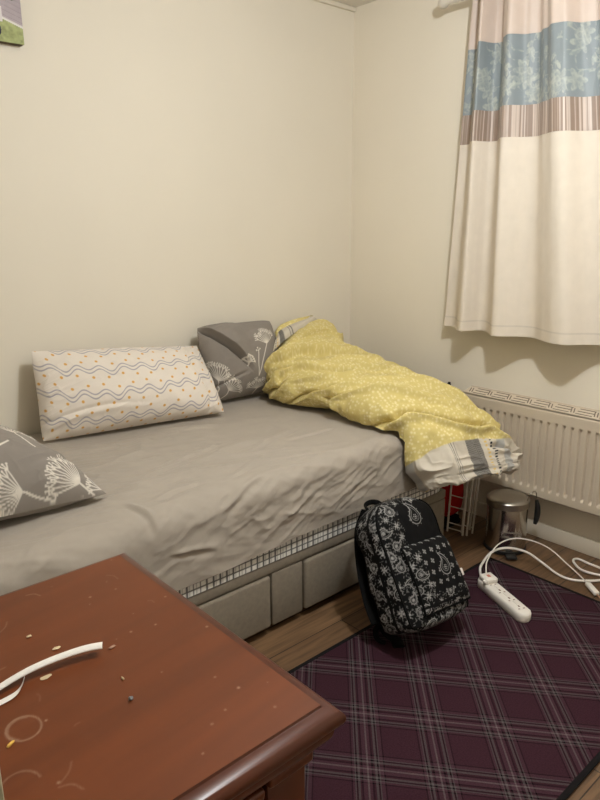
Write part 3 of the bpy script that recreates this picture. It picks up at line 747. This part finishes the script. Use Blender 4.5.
# ------------------------------------------------------------------ rug
def rug_mat():
    m, nt, b = nodes('purple tartan weave'); Lk = nt.links.new
    tc = nt.nodes.new('ShaderNodeTexCoord')
    def axis(nv, period, off):
        d = nt.nodes.new('ShaderNodeVectorMath'); d.operation = 'DOT_PRODUCT'; d.inputs[1].default_value = (*nv, 0); Lk(tc.outputs['Object'], d.inputs[0])
        a = nt.nodes.new('ShaderNodeMath'); a.operation = 'ADD'; a.inputs[1].default_value = -off; Lk(d.outputs['Value'], a.inputs[0])
        q = nt.nodes.new('ShaderNodeMath'); q.operation = 'DIVIDE'; q.inputs[1].default_value = period; Lk(a.outputs[0], q.inputs[0])
        f = nt.nodes.new('ShaderNodeMath'); f.operation = 'FRACT'; Lk(q.outputs[0], f.inputs[0])
        r = nt.nodes.new('ShaderNodeValToRGB'); r.color_ramp.interpolation = 'CONSTANT'
        P_, K, G, V_ = (58, 35, 43), (20, 15, 18), (88, 82, 82), (72, 49, 57)
        seq = [(0, P_), (.245, K), (.265, V_), (.295, G), (.31, K), (.335, G), (.365, P_), (.385, K), (.41, V_), (.465, (108, 96, 98)), (.49, V_), (.53, K), (.555, P_), (.58, G), (.61, K), (.635, G), (.65, V_), (.70, K), (.72, P_)]
        el = r.color_ramp.elements
        el[0].position = 0; el[0].color = (*lin(P_), 1); el[1].position = .245; el[1].color = (*lin(K), 1)
        for p, c in seq[2:]:
            e = el.new(p); e.color = (*lin(c), 1)
        Lk(f.outputs[0], r.inputs['Fac']); return r
    ra = axis((.773, .634), .195, -1.777 - .47 * .195); rb = axis((.717, -.697), .178, -.012 - .47 * .178)
    mx = nt.nodes.new('ShaderNodeMix'); mx.data_type = 'RGBA'; mx.inputs['Factor'].default_value = .5
    Lk(ra.outputs['Color'], mx.inputs['A']); Lk(rb.outputs['Color'], mx.inputs['B'])
    n = nt.nodes.new('ShaderNodeTexNoise'); n.inputs['Scale'].default_value = 260; n.inputs['Detail'].default_value = 3; Lk(tc.outputs['Object'], n.inputs['Vector'])
    mr = nt.nodes.new('ShaderNodeMapRange'); mr.inputs['To Min'].default_value = .55; mr.inputs['To Max'].default_value = 1.4; Lk(n.outputs['Fac'], mr.inputs['Value'])
    m2 = nt.nodes.new('ShaderNodeMix'); m2.data_type = 'RGBA'; m2.blend_type = 'MULTIPLY'; m2.inputs['Factor'].default_value = 1
    Lk(mx.outputs['Result'], m2.inputs['A']); Lk(mr.outputs['Result'], m2.inputs['B']); Lk(m2.outputs['Result'], b.inputs['Base Color'])
    b.inputs['Roughness'].default_value = .95; b.inputs['Specular IOR Level'].default_value = .05
    bp = nt.nodes.new('ShaderNodeBump'); bp.inputs['Strength'].default_value = .4; bp.inputs['Distance'].default_value = .002; Lk(n.outputs['Fac'], bp.inputs['Height']); Lk(bp.outputs['Normal'], b.inputs['Normal'])
    return m
RX0, RX1, RY0, RY1 = -1.95, -.335, -1.93, -1.132
rug = thing('rug', 'dark purple tartan rug with black bound edge on the wood floor', 'rug', (0, 0, 0))
MB().box((RX0 + .014, RY0 + .014, .0005), (RX1 - .014, RY1 - .014, .008), .002).build('woven_field', rug_mat(), rug)
M_bind = plain('black rug binding', (24, 21, 22), .85)
bd = MB(); bp_ = [(RX0 + .008, RY0 + .008, .005), (RX1 - .008, RY0 + .008, .005), (RX1 - .008, RY1 - .008, .005), (RX0 + .008, RY1 - .008, .005)]
for k in range(4): bd.tube([bp_[k], bp_[(k + 1) % 4]], .0085, 10, flat=.52)
bd.build('edge_binding', M_bind, rug)

# ------------------------------------------------------------------ backpack
M_bag = printed('bandana print canvas', .8, (400, .25, .002)); M_strap = plain('black webbing', (9, 9, 9), .9, bmp=(500, .4, .002))
bp = thing('backpack', 'black backpack with white bandana print leaning against the side of the bed', 'backpack', (-.88, -1.2, 0))
lean = math.radians(32.2); yaw = math.radians(2.7)
Mb = Matrix.Translation((-.992, -1.262, .024)) @ Matrix.Rotation(yaw, 4, 'Z') @ Matrix.Rotation(-lean, 4, 'X') @ Matrix.Rotation(math.radians(7.1), 4, 'Y')
def tfm(P):
    A_ = np.array(Mb); return P @ A_[:3, :3].T + A_[:3, 3]
# local frame: x width, y depth (0 back .. -D front), z height
HB, WB = .422, .160
nz_, na_ = 260, 460
zv = np.linspace(0, 1, nz_); av = even_angles(na_, .16, .07, 5.0)
Zl, Al = np.meshgrid(zv, av, indexing='ij')
cap = np.clip(1 - np.abs(np.clip((Zl - .10) / .10, -1, 0)) ** 2.6, 0, 1) ** .4 * np.clip(1 - np.clip((Zl - .72) / .28, 0, 1) ** 2.8, 0, 1) ** .42
capd = np.clip(1 - np.abs(np.clip((Zl - .06) / .06, -1, 0)) ** 2.2, 0, 1) ** .45 * np.clip(1 - np.clip((Zl - .82) / .18, 0, 1) ** 2.3, 0, 1) ** .45
wv = WB * np.maximum(cap, .02) * (1 - .04 * Zl); dv_ = (.080 - .024 * Zl) * np.maximum(capd, .02)
ee = 5.0
cxl = np.sign(np.cos(Al)) * np.abs(np.cos(Al)) ** (2 / ee); syl = np.sign(np.sin(Al)) * np.abs(np.sin(Al)) ** (2 / ee)
Xl = wv * cxl; Yl = -.078 + .0 * Zl + dv_ * syl
soft = (fbm(Xl * 9, Yl * 9, Zl * 5, 3, 41) - .5) * .018
Xl += soft * cxl; Yl += soft * syl * 1.1 - .010 * (1 - (Xl / WB) ** 2) * (syl < -.5)
Pl = np.stack([Xl, Yl, Zl * HB], -1)
RFR = bandana(.36, .5, 800, 3); RSD = bandana(.20, .5, 800, 8)
RPL = Ras(.36, .5, 800); paisley(RPL, (.206, .352), .066, -.1, .9)
frontm = syl < -.82
u_, z_ = Xl + .18, Zl * HB
print_f = RFR.sample(u_, z_)
# plain black field with scalloped edge in the upper front
field = (Xl > -.055 + .012 * np.abs(np.sin(z_ * 55))) & (z_ < .39 + .01 * np.abs(np.sin(Xl * 70)) - .10 * np.clip(-Xl, 0, 1)) & (z_ > .21)
pf = np.where(field, RPL.sample(u_, z_), print_f)
ps = RSD.sample(Yl + .17, z_)
seam = np.abs(np.abs(syl) - .82) < .03
pr = np.where(frontm, pf, np.where(syl > .55, 0, ps)); pr = np.where(seam & (syl < 0), 0, pr)
pr = np.where((np.abs(Yl + .098) < .006) & (np.abs(cxl) > .8), 0, pr)          # zip line along the gusset
col = lin((11, 11, 12)) + (lin((172, 170, 168)) - lin((11, 11, 12))) * pr[..., None]
MB().grid(tfm(Pl), col, wrap=True).build('main_body', M_bag, bp, angle=80)
# front pocket
PW, PH = .118, .225
nu, nv = 260, 220
uu, vv = np.meshgrid(np.linspace(-1, 1, nu), np.linspace(-1, 1, nv), indexing='ij')
dome = np.clip(1 - np.abs(uu) ** 7, 0, 1) ** .45 * np.clip(1 - np.abs(vv) ** 7, 0, 1) ** .45
Xp = .022 + PW * uu * (1 - .03 * vv); Zp = .152 + PH / 2 * vv
Yp = -.154 + .026 * (Zp / HB) / .6 * .6 - .032 * dome - .01 * (1 - uu ** 2) * (1 - vv ** 2) + .008 * (fbm(Xp * 14, Zp * 14, 0, 3, 6) - .5) * dome
Rp = Ras(.26, .26, 900)
Rq = bandana(.26, .26, 900, 21)
for i in range(7):
    for j in range(7):
        flower(Rp, (.03 + i * .034 + (.017 if j % 2 else 0), .02 + j * .034), .0055, .62)
Rp.fill(.115, .09, .175, .175, 0); paisley(Rp, (.145, .132), .062, -.15, .85)
lx, lz = (uu + 1) * PW, (vv + 1) * PH / 2
inb = (lx > .05 + .012 * np.abs(np.sin(lz * 60))) & (lz > .05 + .01 * np.abs(np.sin(lx * 60))) | (lz > .215)
pp = np.where(inb, Rp.sample(lx, lz), Rq.sample(lx, lz) * .95)
pp = np.where((dome < .35), 0, pp); pp = np.where(np.abs(lz - .028) < .004, 0, pp)
col = lin((11, 11, 12)) + (lin((172, 170, 168)) - lin((11, 11, 12))) * pp[..., None]
pk_ = MB().grid(tfm(np.stack([Xp, Yp, Zp], -1)), col).build('front_pocket', M_bag, bp, angle=80)
zp = MB(); 
zpts = np.array([(.022 + PW * a_ * .97, -.146 + .026 * .55, .152 + PH / 2 * .99) for a_ in np.linspace(-1, 1, 24)])
zp.tube(tfm(zpts), .004, 8); zp.build('zip', M_strap, pk_)
ei = [(i, 6) for i in range(nu - 8, 8, -6)] + [(6, j) for j in range(8, nv - 6, 6)]
tp_ = MB(); tp_.tube(tfm(np.array([[Xp[i, j], Yp[i, j] - .001, Zp[i, j]] for i, j in reversed(ei)])), .0038, 8); tp_.build('pocket_trim', M_strap, pk_)
# white tag on the pocket's right edge
tg = MB().box((.132, -.168, .118), (.146, -.140, .142), .002, col=None, M=Mb); tg.build('brand_tag', plain('white woven tag', (214, 208, 204), .8), bp)['label'] = 'small white fabric tag'
# piping seams along the front edge
fi = np.argmin(np.abs(syl[nz_ // 2, :na_ // 2 * 2] + .82) + (cxl[nz_ // 2] > 0) * 9)
for sgn in (-1, 1):
    j = np.argmin(np.abs(syl[nz_ // 2] + .80) + (np.sign(cxl[nz_ // 2]) != sgn) * 9)
    MB().tube(tfm(Pl[12:-14:4, j] + np.array([sgn * .001, -.001, 0])), .0032, 8).build('piping', M_strap, bp)
# grab handle, straps
hp = catmull([(-.07, -.045, HB - .012), (-.062, -.03, HB + .006), (-.03, -.026, HB + .013), (.0, -.03, HB + .006), (.008, -.045, HB - .012)], 24)
MB().tube(tfm(hp), .009, 10, flat=.35, upv=(0, -1, .3)).build('grab_handle', M_strap, bp)
for sgn in (-1, 1):
    sp = catmull([(sgn * .06, -.03, .41), (sgn * .085, .008, .35), (sgn * .115, .016, .25), (sgn * .135, .012, .14), (sgn * .14, .0, .06)], 40)
    MB().tube(tfm(sp), .03, 12, flat=.28, upv=(0, 1, 0)).build('shoulder_strap', M_strap, bp)
tl = catmull([(-1.035, -1.17, .07), (-1.065, -1.19, .055), (-1.075, -1.225, .03), (-1.07, -1.26, .016), (-1.085, -1.285, .012)], 30)
tb = MB().tube(tl, .020, 12, flat=.35); tb.tube(catmull([(-1.05, -1.2, .06), (-1.1, -1.2, .045), (-1.115, -1.22, .02), (-1.10, -1.24, .012)], 24), .010, 10, flat=.5)
tb.build('strap_end', M_strap, bp)

# ------------------------------------------------------------------ pedal bin
M_chrome = plain('polished steel', (190, 186, 180), .16, 1.0, var=.05)
M_lid = plain('brushed steel lid', (168, 162, 152), .34, 1.0, var=.06, vscale=30)
bx, by, R_ = -.204, -1.122, .083
bn = thing('pedal_bin', 'small round chrome pedal bin beside the radiator', 'bin', (bx, by, 0))
MB().lathe([(0, .016), (R_ - .004, .016), (R_, .02), (R_, .198), (R_ - .001, .201), (R_ - .006, .201)], (bx, by, 0), 64).build('bin_body', M_chrome, bn)
MB().lathe([(0, .004), (R_ + .001, .004), (R_ + .004, .008), (R_ + .003, .02), (R_ - .004, .022), (0, .022)], (bx, by, 0), 64).build('base_ring', M_black, bn)
MB().lathe([(R_ - .003, .199), (R_ + .004, .200), (R_ + .004, .226), (R_ - .002, .233), (R_ - .02, .238), (R_ * .5, .243), (0, .245)], (bx, by, 0), 64).build('bin_lid', M_lid, bn)
pd = MB(); pd.box((-.022, -.036, .008), (.022, .0, .02), .006, M=Matrix.Translation((bx - .066, by - .066, 0)) @ Matrix.Rotation(math.radians(-45), 4, 'Z')); pd.build('pedal', M_black, bn)
hb = MB(); q = np.array([bx + .04, by - .088, .0]); hb.tube(catmull([q + (-.028, .010, .23), q + (-.026, 0, .262), q + (.0, -.005, .272), q + (.022, -.002, .25), q + (.03, -.0, .215)], 30), .0022, 8); hb.build('wire_handle', M_chrome, bn)
hh = MB(); hh.tube(catmull([q + (.03, .0, .225), q + (.034, -.006, .19), q + (.03, -.008, .15), q + (.022, -.006, .12)], 20), [.006 + .006 * math.sin(k / 19 * 3.0) for k in range(20)], 10); hh.build('hinge', M_black, bn)

# ------------------------------------------------------------------ white wire rack and what stands behind it
M_wire = plain('white coated wire', (214, 206, 194), .4, var=.03)
rk = thing('wire_rack', 'folded white wire drying rack between the bed foot and the bin', 'rack', (-.22, -.93, 0))
def frame(name, p0, p1, lean_, h, rungs, r=.0045, rr_=.0026):
    p0, p1, ln_ = np.array(p0), np.array(p1), np.array(lean_)
    m_ = MB(); up_ = np.array([0, 0, 1.])
    for p in (p0, p1): m_.tube([p, p + ln_ + up_ * h], r, 8)
    m_.tube([p0 + ln_ + up_ * h, p1 + ln_ + up_ * h], r, 8)
    for f in rungs: m_.tube([p0 + (ln_ + up_ * h) * f, p1 + (ln_ + up_ * h) * f], rr_, 8)
    m_.build(name, M_wire, rk)
frame('outer_frame', (-.262, -.870, .005), (-.250, -.942, .005), (.012, -.008, 0), .43, (.04, .10, .28, .40, .62, .8))
frame('middle_frame', (-.238, -.955, .005), (-.232, -.925, .005), (.02, -.01, 0), .42, (.1, .5, .75))
frame('inner_frame', (-.200, -.958, .005), (-.178, -.93, .005), (.022, -.012, 0), .41, (.05, .45, .7))
M_red = plain('red fabric', (176, 30, 26), .8, var=.15, bmp=(200, .4, .003)); M_blk = plain('black fabric', (20, 18, 19), .85, bmp=(200, .4, .003))
def sack(name, c, hx, hy, h, mat, sd, label):
    z = np.linspace(0, 1, 60); a = np.linspace(0, 2 * PI, 90, endpoint=False); Zq, Aq = np.meshgrid(z, a, indexing='ij')
    pr_ = np.clip(1 - np.abs(2 * Zq - 1) ** 5, 0, 1) ** .5 * (1 - .25 * Zq)
    wob = 1 + .22 * (fbm(np.cos(Aq) * 2 + 5, np.sin(Aq) * 2 + 5, Zq * 4, 3, sd) - .5)
    sq = lambda t: np.sign(t) * np.abs(t) ** .6
    P = np.stack([c[0] + hx * sq(np.cos(Aq)) * pr_ * wob, c[1] + hy * sq(np.sin(Aq)) * pr_ * wob, c[2] + h * Zq], -1)
    return MB().grid(P, wrap=True).build(name, mat), label
o, l_ = sack('bag', (-.195, -.825, .046), .08, .045, .34, M_red, 3, ''); tag(o, 'red fabric bag wedged behind the white wire rack', 'bag')
o, l_ = sack('bag', (-.20, -.82, .0), .08, .045, .047, M_blk, 9, ''); tag(o, 'black bag on the floor under the red bag', 'bag')
tg_ = MB().tube(catmull([(-.085, -.70, .0), (-.075, -.70, .3), (-.06, -.692, .56), (-.048, -.688, .622)], 20), [.014] * 14 + [.013, .012, .011, .010, .008, .006], 12, flat=.5)
o = tg_.build('black_stick', M_blk); tag(o, 'black pointed object poking up behind the duvet left of the radiator', 'stick')

# ------------------------------------------------------------------ power strip, plug and cables
ext = thing('extension_lead', 'white four socket extension lead lying on the back corner of the rug', 'extension lead', (-.6, -1.36, .009))
pA, pB = np.array([-.545, -1.232]), np.array([-.655, -1.488]); dr = (pB - pA) / np.linalg.norm(pB - pA); angE = math.atan2(dr[1], dr[0]); mid = (pA + pB) / 2; Lh = np.linalg.norm(pB - pA) / 2
ME = Matrix.Translation((mid[0], mid[1], .0095)) @ Matrix.Rotation(angE, 4, 'Z')
M_sock = plain('white socket plastic', (236, 230, 222), .3, var=.01)
def capsule(mb, hl, hw, prof, M=None):
    a = np.linspace(0, 2 * PI, 60, endpoint=False)
    P = np.array([[((hl - hw) * np.sign(math.cos(t)) * (abs(math.cos(t)) > 1e-6) + (hw - ins) * math.cos(t), (hw - ins) * math.sin(t), z) for t in a] for ins, z in prof])
    A_ = np.array(M); P = P @ A_[:3, :3].T + A_[:3, 3]; mb.grid(P, wrap=True)
eb = MB(); capsule(eb, Lh, .029, [(.02, 0), (.002, 0), (0, .004), (0, .024), (.002, .030), (.006, .033), (.028, .034)], ME)
eb.build('socket_body', M_sock, ext)
M_slot = plain('brown socket slots', (120, 84, 74), .6)
for k in range(4):
    x = -.072 + k * .056; hs = MB()
    hs.box((x - .014, -.016, .0335), (x + .013, .016, .0342), M=ME, mi=1)
    hs.box((x - .012, -.003, .0335), (x - .003, .003, .0346), M=ME); hs.box((x + .006, -.013, .0335), (x + .010, -.006, .0346), M=ME); hs.box((x + .006, .006, .0335), (x + .010, .013, .0346), M=ME)
    hs.build('socket', [M_slot, M_sock], ext)
for x, y, c_, nm in ((Lh - .032, .006, (206, 60, 48), 'red indicator light'), (Lh - .022, -.012, (120, 210, 150), 'green indicator light')):
    ob = MB().lathe([(0, .004), (.003, .0035), (.0045, .002), (.005, 0)], (0, 0, 0), 16).build('indicator', plain(nm, c_, .3), ext)
    ob.matrix_parent_inverse = Matrix.Translation(-ext.location); ob.matrix_local = ME @ Matrix.Translation((x, y, .0335)); ob['label'] = nm
cab = catmull([(*(pA - dr * -.004), .028), (-.505, -1.200, .032), (-.465, -1.181, .040), (-.375, -1.167, .055), (-.320, -1.200, .066), (-.269, -1.256, .052), (-.247, -1.312, .022), (-.265, -1.390, .008), (-.262, -1.447, .006), (-.218, -1.50, .006), (-.17, -1.53, .006), (-.12, -1.535, .006), (-.095, -1.49, .006), (-.09, -1.43, .006), (-.085, -1.385, .006), (-.115, -1.38, .006), (-.16, -1.43, .007), (-.17, -1.48, .012), (-.15, -1.54, .014), (-.13, -1.6, .006), (-.12, -1.75, .006)], 260)
MB().tube(cab, .0048, 10).build('mains_cable', M_sock, ext)
pg = thing('charger_plug', 'white charger plug pushed into the near end of the extension lead', 'plug', (-.585, -1.27, .045))
MP = ME @ Matrix.Translation((-Lh + .045, .0, .034))
pm = MB(); pm.box((-.026, -.025, 0), (.026, .025, .020), .006, 3, M=MP); pm.box((.010, -.034, .004), (.024, -.02, .016), .004, M=MP); pm.build('plug_body', M_sock, pg)
MB().box((-.008, -.006, .0195), (.008, .006, .0206), M=MP).build('printed_mark', plain('faded red print', (206, 130, 112), .6), pg)
t2 = catmull([(-.572, -1.275, .05), (-.520, -1.235, .052), (-.454, -1.198, .060), (-.348, -1.179, .085), (-.262, -1.217, .095), (-.181, -1.293, .060), (-.185, -1.395, .018), (-.215, -1.455, .010), (-.247, -1.497, .011)], 160)
MB().tube(t2, .0026, 8).build('thin_cable', M_sock, pg)
adp = thing('cable_connector', 'white inline cable connector at the right edge by the rug', 'connector', (-.275, -1.53, .01))
Mc = Matrix.Translation((-.279, -1.535, .005)) @ Matrix.Rotation(math.atan2(-.061, -.05), 4, 'Z')
MB().box((-.038, -.011, 0), (.038, .011, .014), .004, 3, M=Mc).build('connector_body', M_sock, adp)
MB().tube(catmull([(-.304, -1.565, .011), (-.33, -1.60, .012), (-.35, -1.64, .0125)], 14), .0024, 8).build('cable_tail', plain('peach cable', (206, 160, 128), .5), adp)

# ------------------------------------------------------------------ chest of drawers
def wood(name, c1, c2, rough, coat):
    m, nt, b = nodes(name); Lk = nt.links.new
    tc = nt.nodes.new('ShaderNodeTexCoord'); mp = nt.nodes.new('ShaderNodeMapping'); mp.inputs['Scale'].default_value = (2.5, 16, 4); mp.inputs['Rotation'].default_value = (0, 0, .12); Lk(tc.outputs['Object'], mp.inputs['Vector'])
    n = nt.nodes.new('ShaderNodeTexNoise'); n.inputs['Scale'].default_value = 2; n.inputs['Detail'].default_value = 8; n.inputs['Distortion'].default_value = .8; Lk(mp.outputs['Vector'], n.inputs['Vector'])
    r = nt.nodes.new('ShaderNodeValToRGB'); r.color_ramp.elements[0].position = .3; r.color_ramp.elements[1].position = .75; r.color_ramp.elements[0].color = (*lin(c1), 1); r.color_ramp.elements[1].color = (*lin(c2), 1)
    Lk(n.outputs['Fac'], r.inputs['Fac']); Lk(r.outputs['Color'], b.inputs['Base Color'])
    b.inputs['Roughness'].default_value = rough; b.inputs['Coat Weight'].default_value = coat; b.inputs['Coat Roughness'].default_value = .2
    return m
M_wood = wood('reddish brown wood', (66, 30, 16), (88, 42, 22), .30, .0)
M_wood.node_tree.nodes['Principled BSDF'].inputs['Specular IOR Level'].default_value = .35
M_top = printed('worn lacquered wood top', .45, None, coat=.06)
M_top.node_tree.nodes['Principled BSDF'].inputs['Specular IOR Level'].default_value = .32
ch = thing('chest_of_drawers', 'reddish brown wooden chest of drawers with a scratched top', 'chest of drawers', (-2.35, -1.73, 0))
DX0, DX1, DY0, DY1, DZ = -2.80, -2.074, -2.004, -1.445, .760
tp = MB()
# stepped and rounded top: profile offset outward / down
pf_ = [(-.022, .0), (-.0205, -.0025)] + [(-.020 + .020 * math.sin(t), -.0025 - .014 * (1 - math.cos(t))) for t in np.linspace(0.05, PI / 2, 10)] + [(-.008 + .008 * math.cos(t), -.0165 - .012 * math.sin(t)) for t in np.linspace(.2, PI / 2, 6)] + [(-.010, -.030), (-.010, -.034)] + [(-.030 + .020 * math.cos(t), -.034 - .024 * math.sin(t)) for t in np.linspace(.3, PI / 2, 7)] + [(-.03, -.066)]
cor = [(DX0, DY0), (DX1, DY0), (DX1, DY1), (DX0, DY1)]; sx_ = [(-1, -1), (1, -1), (1, 1), (-1, 1)]
P = np.array([[(c[0] + s[0] * o_, c[1] + s[1] * o_, DZ + z) for c, s in zip(cor, sx_)] for o_, z in pf_])
tp.grid(P, wrap=True, smooth=True); k_ = len(pf_)
tp.f.append((k_ * 4 - 1, k_ * 4 - 2, k_ * 4 - 3, k_ * 4 - 4)); tp.mi.append(0); tp.sm.append(False)
topo = tp.build('top_moulding', M_wood, ch)
n1, n2 = 420, 330
xx = np.linspace(DX0 + .022, DX1 - .022, n1); yy = np.linspace(DY0 + .022, DY1 - .022, n2); Xt, Yt = np.meshgrid(xx, yy, indexing='ij')
g = fbm(Xt * 3 + .3 * fbm(Xt * 5, Yt * 5, 0, 2, 3), Yt * 26 - Xt * 3, 0, 5, 12); g2 = fbm(Xt * 2.5, Yt * 3.5, 0, 3, 31)
ct = lin((105, 52, 20)) * (1 - .25 + .5 * g)[..., None] * (.86 + .3 * g2)[..., None]
Rt = Ras(.75, .6, 900)
def ring(cx_, cy_, r1, r2, val, a0=0, a1=6.28):
    Rt.poly([(cx_ - DX0 + r1 * math.cos(t), cy_ - DY0 + r2 * math.sin(t)) for t in np.linspace(a0, a1, 30)], .0022, val)
ring(-2.377, -1.780, .019, .021, .45); ring(-2.377, -1.780, .017, .0185, .3, 1, 4); ring(-2.41, -1.863, .02, .022, .3, 0, 4); ring(-2.36, -1.64, .02, .012, .22, 2, 5)
r9 = random.Random(4)
for k in range(26):
    p = (r9.uniform(.2, .7), r9.uniform(.05, .55)); a = r9.uniform(-.6, 2.2); L_ = r9.uniform(.004, .03)
    Rt.poly(catmull([p, (p[0] + L_ * .5 * math.cos(a), p[1] + L_ * .5 * math.sin(a) + .002), (p[0] + L_ * math.cos(a + .3), p[1] + L_ * math.sin(a + .3))], 8), .0016, r9.uniform(.12, .4))
for k in range(34): Rt.disc((r9.uniform(.2, .7), r9.uniform(.05, .55)), r9.uniform(.0008, .0022), r9.uniform(.25, .7))
mk = Rt.sample(Xt - DX0, Yt - DY0)[..., None]; mk = mk * (.6 + .4 * fbm(Xt * 150, Yt * 150, 0, 2, 6))[..., None]
ct = ct * (1 - mk) + lin((188, 160, 134)) * mk
MB().grid(np.stack([Xt, Yt, np.full_like(Xt, DZ + .0004)], -1), ct).build('table_top', M_top, ch)['label'] = 'scratched wooden top panel with pale ring marks'
bd_ = MB(); bd_.box((DX0 + .04, DY0 + .062, .06), (DX1 - .034, DY1 - .03, DZ - .066), .002)
bd_.box((DX0 + .035, DY0 + .04, .0), (DX0 + .095, DY0 + .10, DZ - .066), .003); bd_.box((DX1 - .095, DY0 + .036, .0), (DX1 - .034, DY0 + .10, DZ - .066), .003)
bd_.box((DX0 + .03, DY0 + .03, 0), (DX1 - .026, DY1 - .026, .07), .006)
bd_.build('carcass', M_wood, ch)
mo = MB(); mo.box((DX1 - .097, DY0 + .028, DZ - .082), (DX1 - .026, DY1 - .024, DZ - .064), .005, 3); mo.build('corner_moulding', M_wood, ch)
zz0 = DZ - .07
for k in range(3):
    h_ = .185; z1_ = zz0 - .004 - k * (h_ + .012)
    d_ = MB().box((DX0 + .105, DY0 + .040, z1_ - h_), (DX1 - .103, DY0 + .064, z1_), .006, 3); d_.box((DX0 + .105, DY0 + .028, z1_ - .016), (DX1 - .103, DY0 + .05, z1_), .005, 3)
    dd_ = d_.build('drawer', M_wood, ch)
    MB().lathe([(0, .0), (.008, .0), (.006, .01), (.014, .02), (.012, .028), (0, .03)], (0, 0, 0), 20).build('knob', M_wood, dd_)
    kn = C.objects[-1]; kn.rotation_euler = (PI / 2, 0, 0); kn.location = ((DX0 + DX1) / 2, DY0 + .04, z1_ - h_ / 2)

# things lying on the chest
M_paper = plain('white paper', (232, 226, 220), .7, var=.02)
pp_ = catmull([(-2.42, -1.693, 0.7625), (-2.385, -1.680, 0.7660), (-2.343, -1.673, 0.7700), (-2.31, -1.673, 0.7720), (-2.277, -1.677, 0.7730), (-2.255, -1.682, 0.7730), (-2.238, -1.688, 0.7720)], 50) + np.array([-.006, -.020, 0])
wd_ = np.array([.0085] * 6 + [.0075] * 44)
cr2 = np.array([.45, .85, 0]); P = np.array([[p + cr2 * w_ * f + np.array([0, 0, .0025 * (1 - f * f)]) for f in np.linspace(-1, 1, 7)] for p, w_ in zip(pp_, wd_)])
ps_ = MB().grid(P); ps_.grid(P + np.array([0, 0, -.0012]), flip=True)
lp = catmull([(-2.42, -1.702, 0.7615), (-2.395, -1.700, 0.7618), (-2.36, -1.697, 0.7622), (-2.345, -1.687, 0.7660), (-2.34, -1.680, 0.7700)], 30) + np.array([-.006, -.020, 0])
P = np.array([[p + cr2 * .006 * f for f in np.linspace(-1, 1, 4)] for p in lp]); ps_.grid(P)
o = ps_.build('paper_strip', M_paper, angle=80); tag(o, 'long curled white paper strip lying on the chest of drawers', 'paper strip')
def scrap(name, x, y, sx1, sy1, sz, mat, sd, label, cat, group=None, rot=0.):
    bm = bmesh.new(); bmesh.ops.create_icosphere(bm, subdivisions=2, radius=1)
    r = random.Random(sd)
    for v_ in bm.verts: v_.co *= r.uniform(.7, 1.15)
    z0 = min(v_.co.z for v_ in bm.verts) * sz
    x, y = x - .005, y - .018
    m_ = Matrix.Translation((x, y, DZ + .0006 - z0)) @ Matrix.Rotation(rot, 4, 'Z') @ Matrix.Diagonal((sx1, sy1, sz, 1))
    o_ = MB().bm(bm, M=m_).build(name, mat); tag(o_, label, cat, group); return o_
M_card = plain('cream card', (206, 186, 152), .8); M_yel = plain('yellow crumb', (214, 172, 84), .8); M_gry = plain('blue grey grit', (132, 134, 138), .6)
G_ = 'crumbs and scraps on the chest of drawers'
scrap('crumb', -2.393, -1.779, .006, .0022, .0016, M_yel, 1, 'small yellow crumb below the larger pale ring mark on the chest', 'crumb', G_, .5)
scrap('paper_scrap', -2.301, -1.587, .004, .0028, .0012, M_card, 2, 'cream scrap nearest the back edge of the chest, behind the paper strip', 'paper scrap', G_)
scrap('paper_scrap', -2.283, -1.640, .0055, .0035, .0012, M_card, 3, 'cream scrap touching the back side of the white paper strip', 'paper scrap', G_)
scrap('paper_scrap', -2.318, -1.690, .008, .0045, .0007, M_card, 4, 'cream torn scrap tucked under the near side of the white paper strip', 'paper scrap', G_)
scrap('crumb', -2.257, -1.802, .003, .003, .0025, M_gry, 5, 'blue grey speck of grit alone right of the ring mark', 'crumb', G_)
scrap('crumb', -2.246, -1.760, .0014, .004, .0015, M_card, 6, 'tiny pale sliver just behind the blue grey speck on the chest', 'crumb', G_)
scrap('paper_scrap', -2.225, -1.689, .0055, .003, .0015, plain('faded pink paper', (176, 140, 120), .8), 7, 'pinkish flake beside the right end of the white paper strip', 'paper scrap', G_)

# ------------------------------------------------------------------ light: one ceiling bulb over the middle of the room
def light(name, loc, power, radius, col):
    l = bpy.data.lights.new(name, 'POINT'); l.energy = power; l.shadow_soft_size = radius; l.color = col
    o = bpy.data.objects.new(name, l); o.location = loc; C.objects.link(o); return o
light('ceiling_bulb', (-1.25, -1.75, 2.13), 49.5, .045, (1.0, 1.04, 1.07))
w = bpy.data.worlds.new('World'); bpy.context.scene.world = w; w.use_nodes = True
w.node_tree.nodes['Background'].inputs['Color'].default_value = (.02, .02, .025, 1)

# ------------------------------------------------------------------ camera
f_, pit_, yaw_, roll_ = 670.0, math.radians(14.5), math.radians(48.3), math.radians(-.3)
cam = bpy.data.cameras.new('Camera'); co = bpy.data.objects.new('Camera', cam); C.objects.link(co)
cam.sensor_fit = 'VERTICAL'; cam.sensor_height = 24; cam.lens = f_ / 800 * 24; cam.clip_start = .02
fwd = Vector((math.cos(yaw_) * math.cos(pit_), math.sin(yaw_) * math.cos(pit_), -math.sin(pit_)))
rt = Vector((math.sin(yaw_), -math.cos(yaw_), 0)); upc = rt.cross(fwd)
r2 = rt * math.cos(roll_) + upc * math.sin(roll_); u2 = -rt * math.sin(roll_) + upc * math.cos(roll_)
R3 = Matrix((r2, u2, -fwd)).transposed()
co.matrix_world = Matrix.Translation((-2.573, -2.483, 1.32)) @ R3.to_4x4()
sc = bpy.context.scene; sc.camera = co
sc.view_settings.view_transform = 'Standard'; sc.view_settings.exposure = 0.0
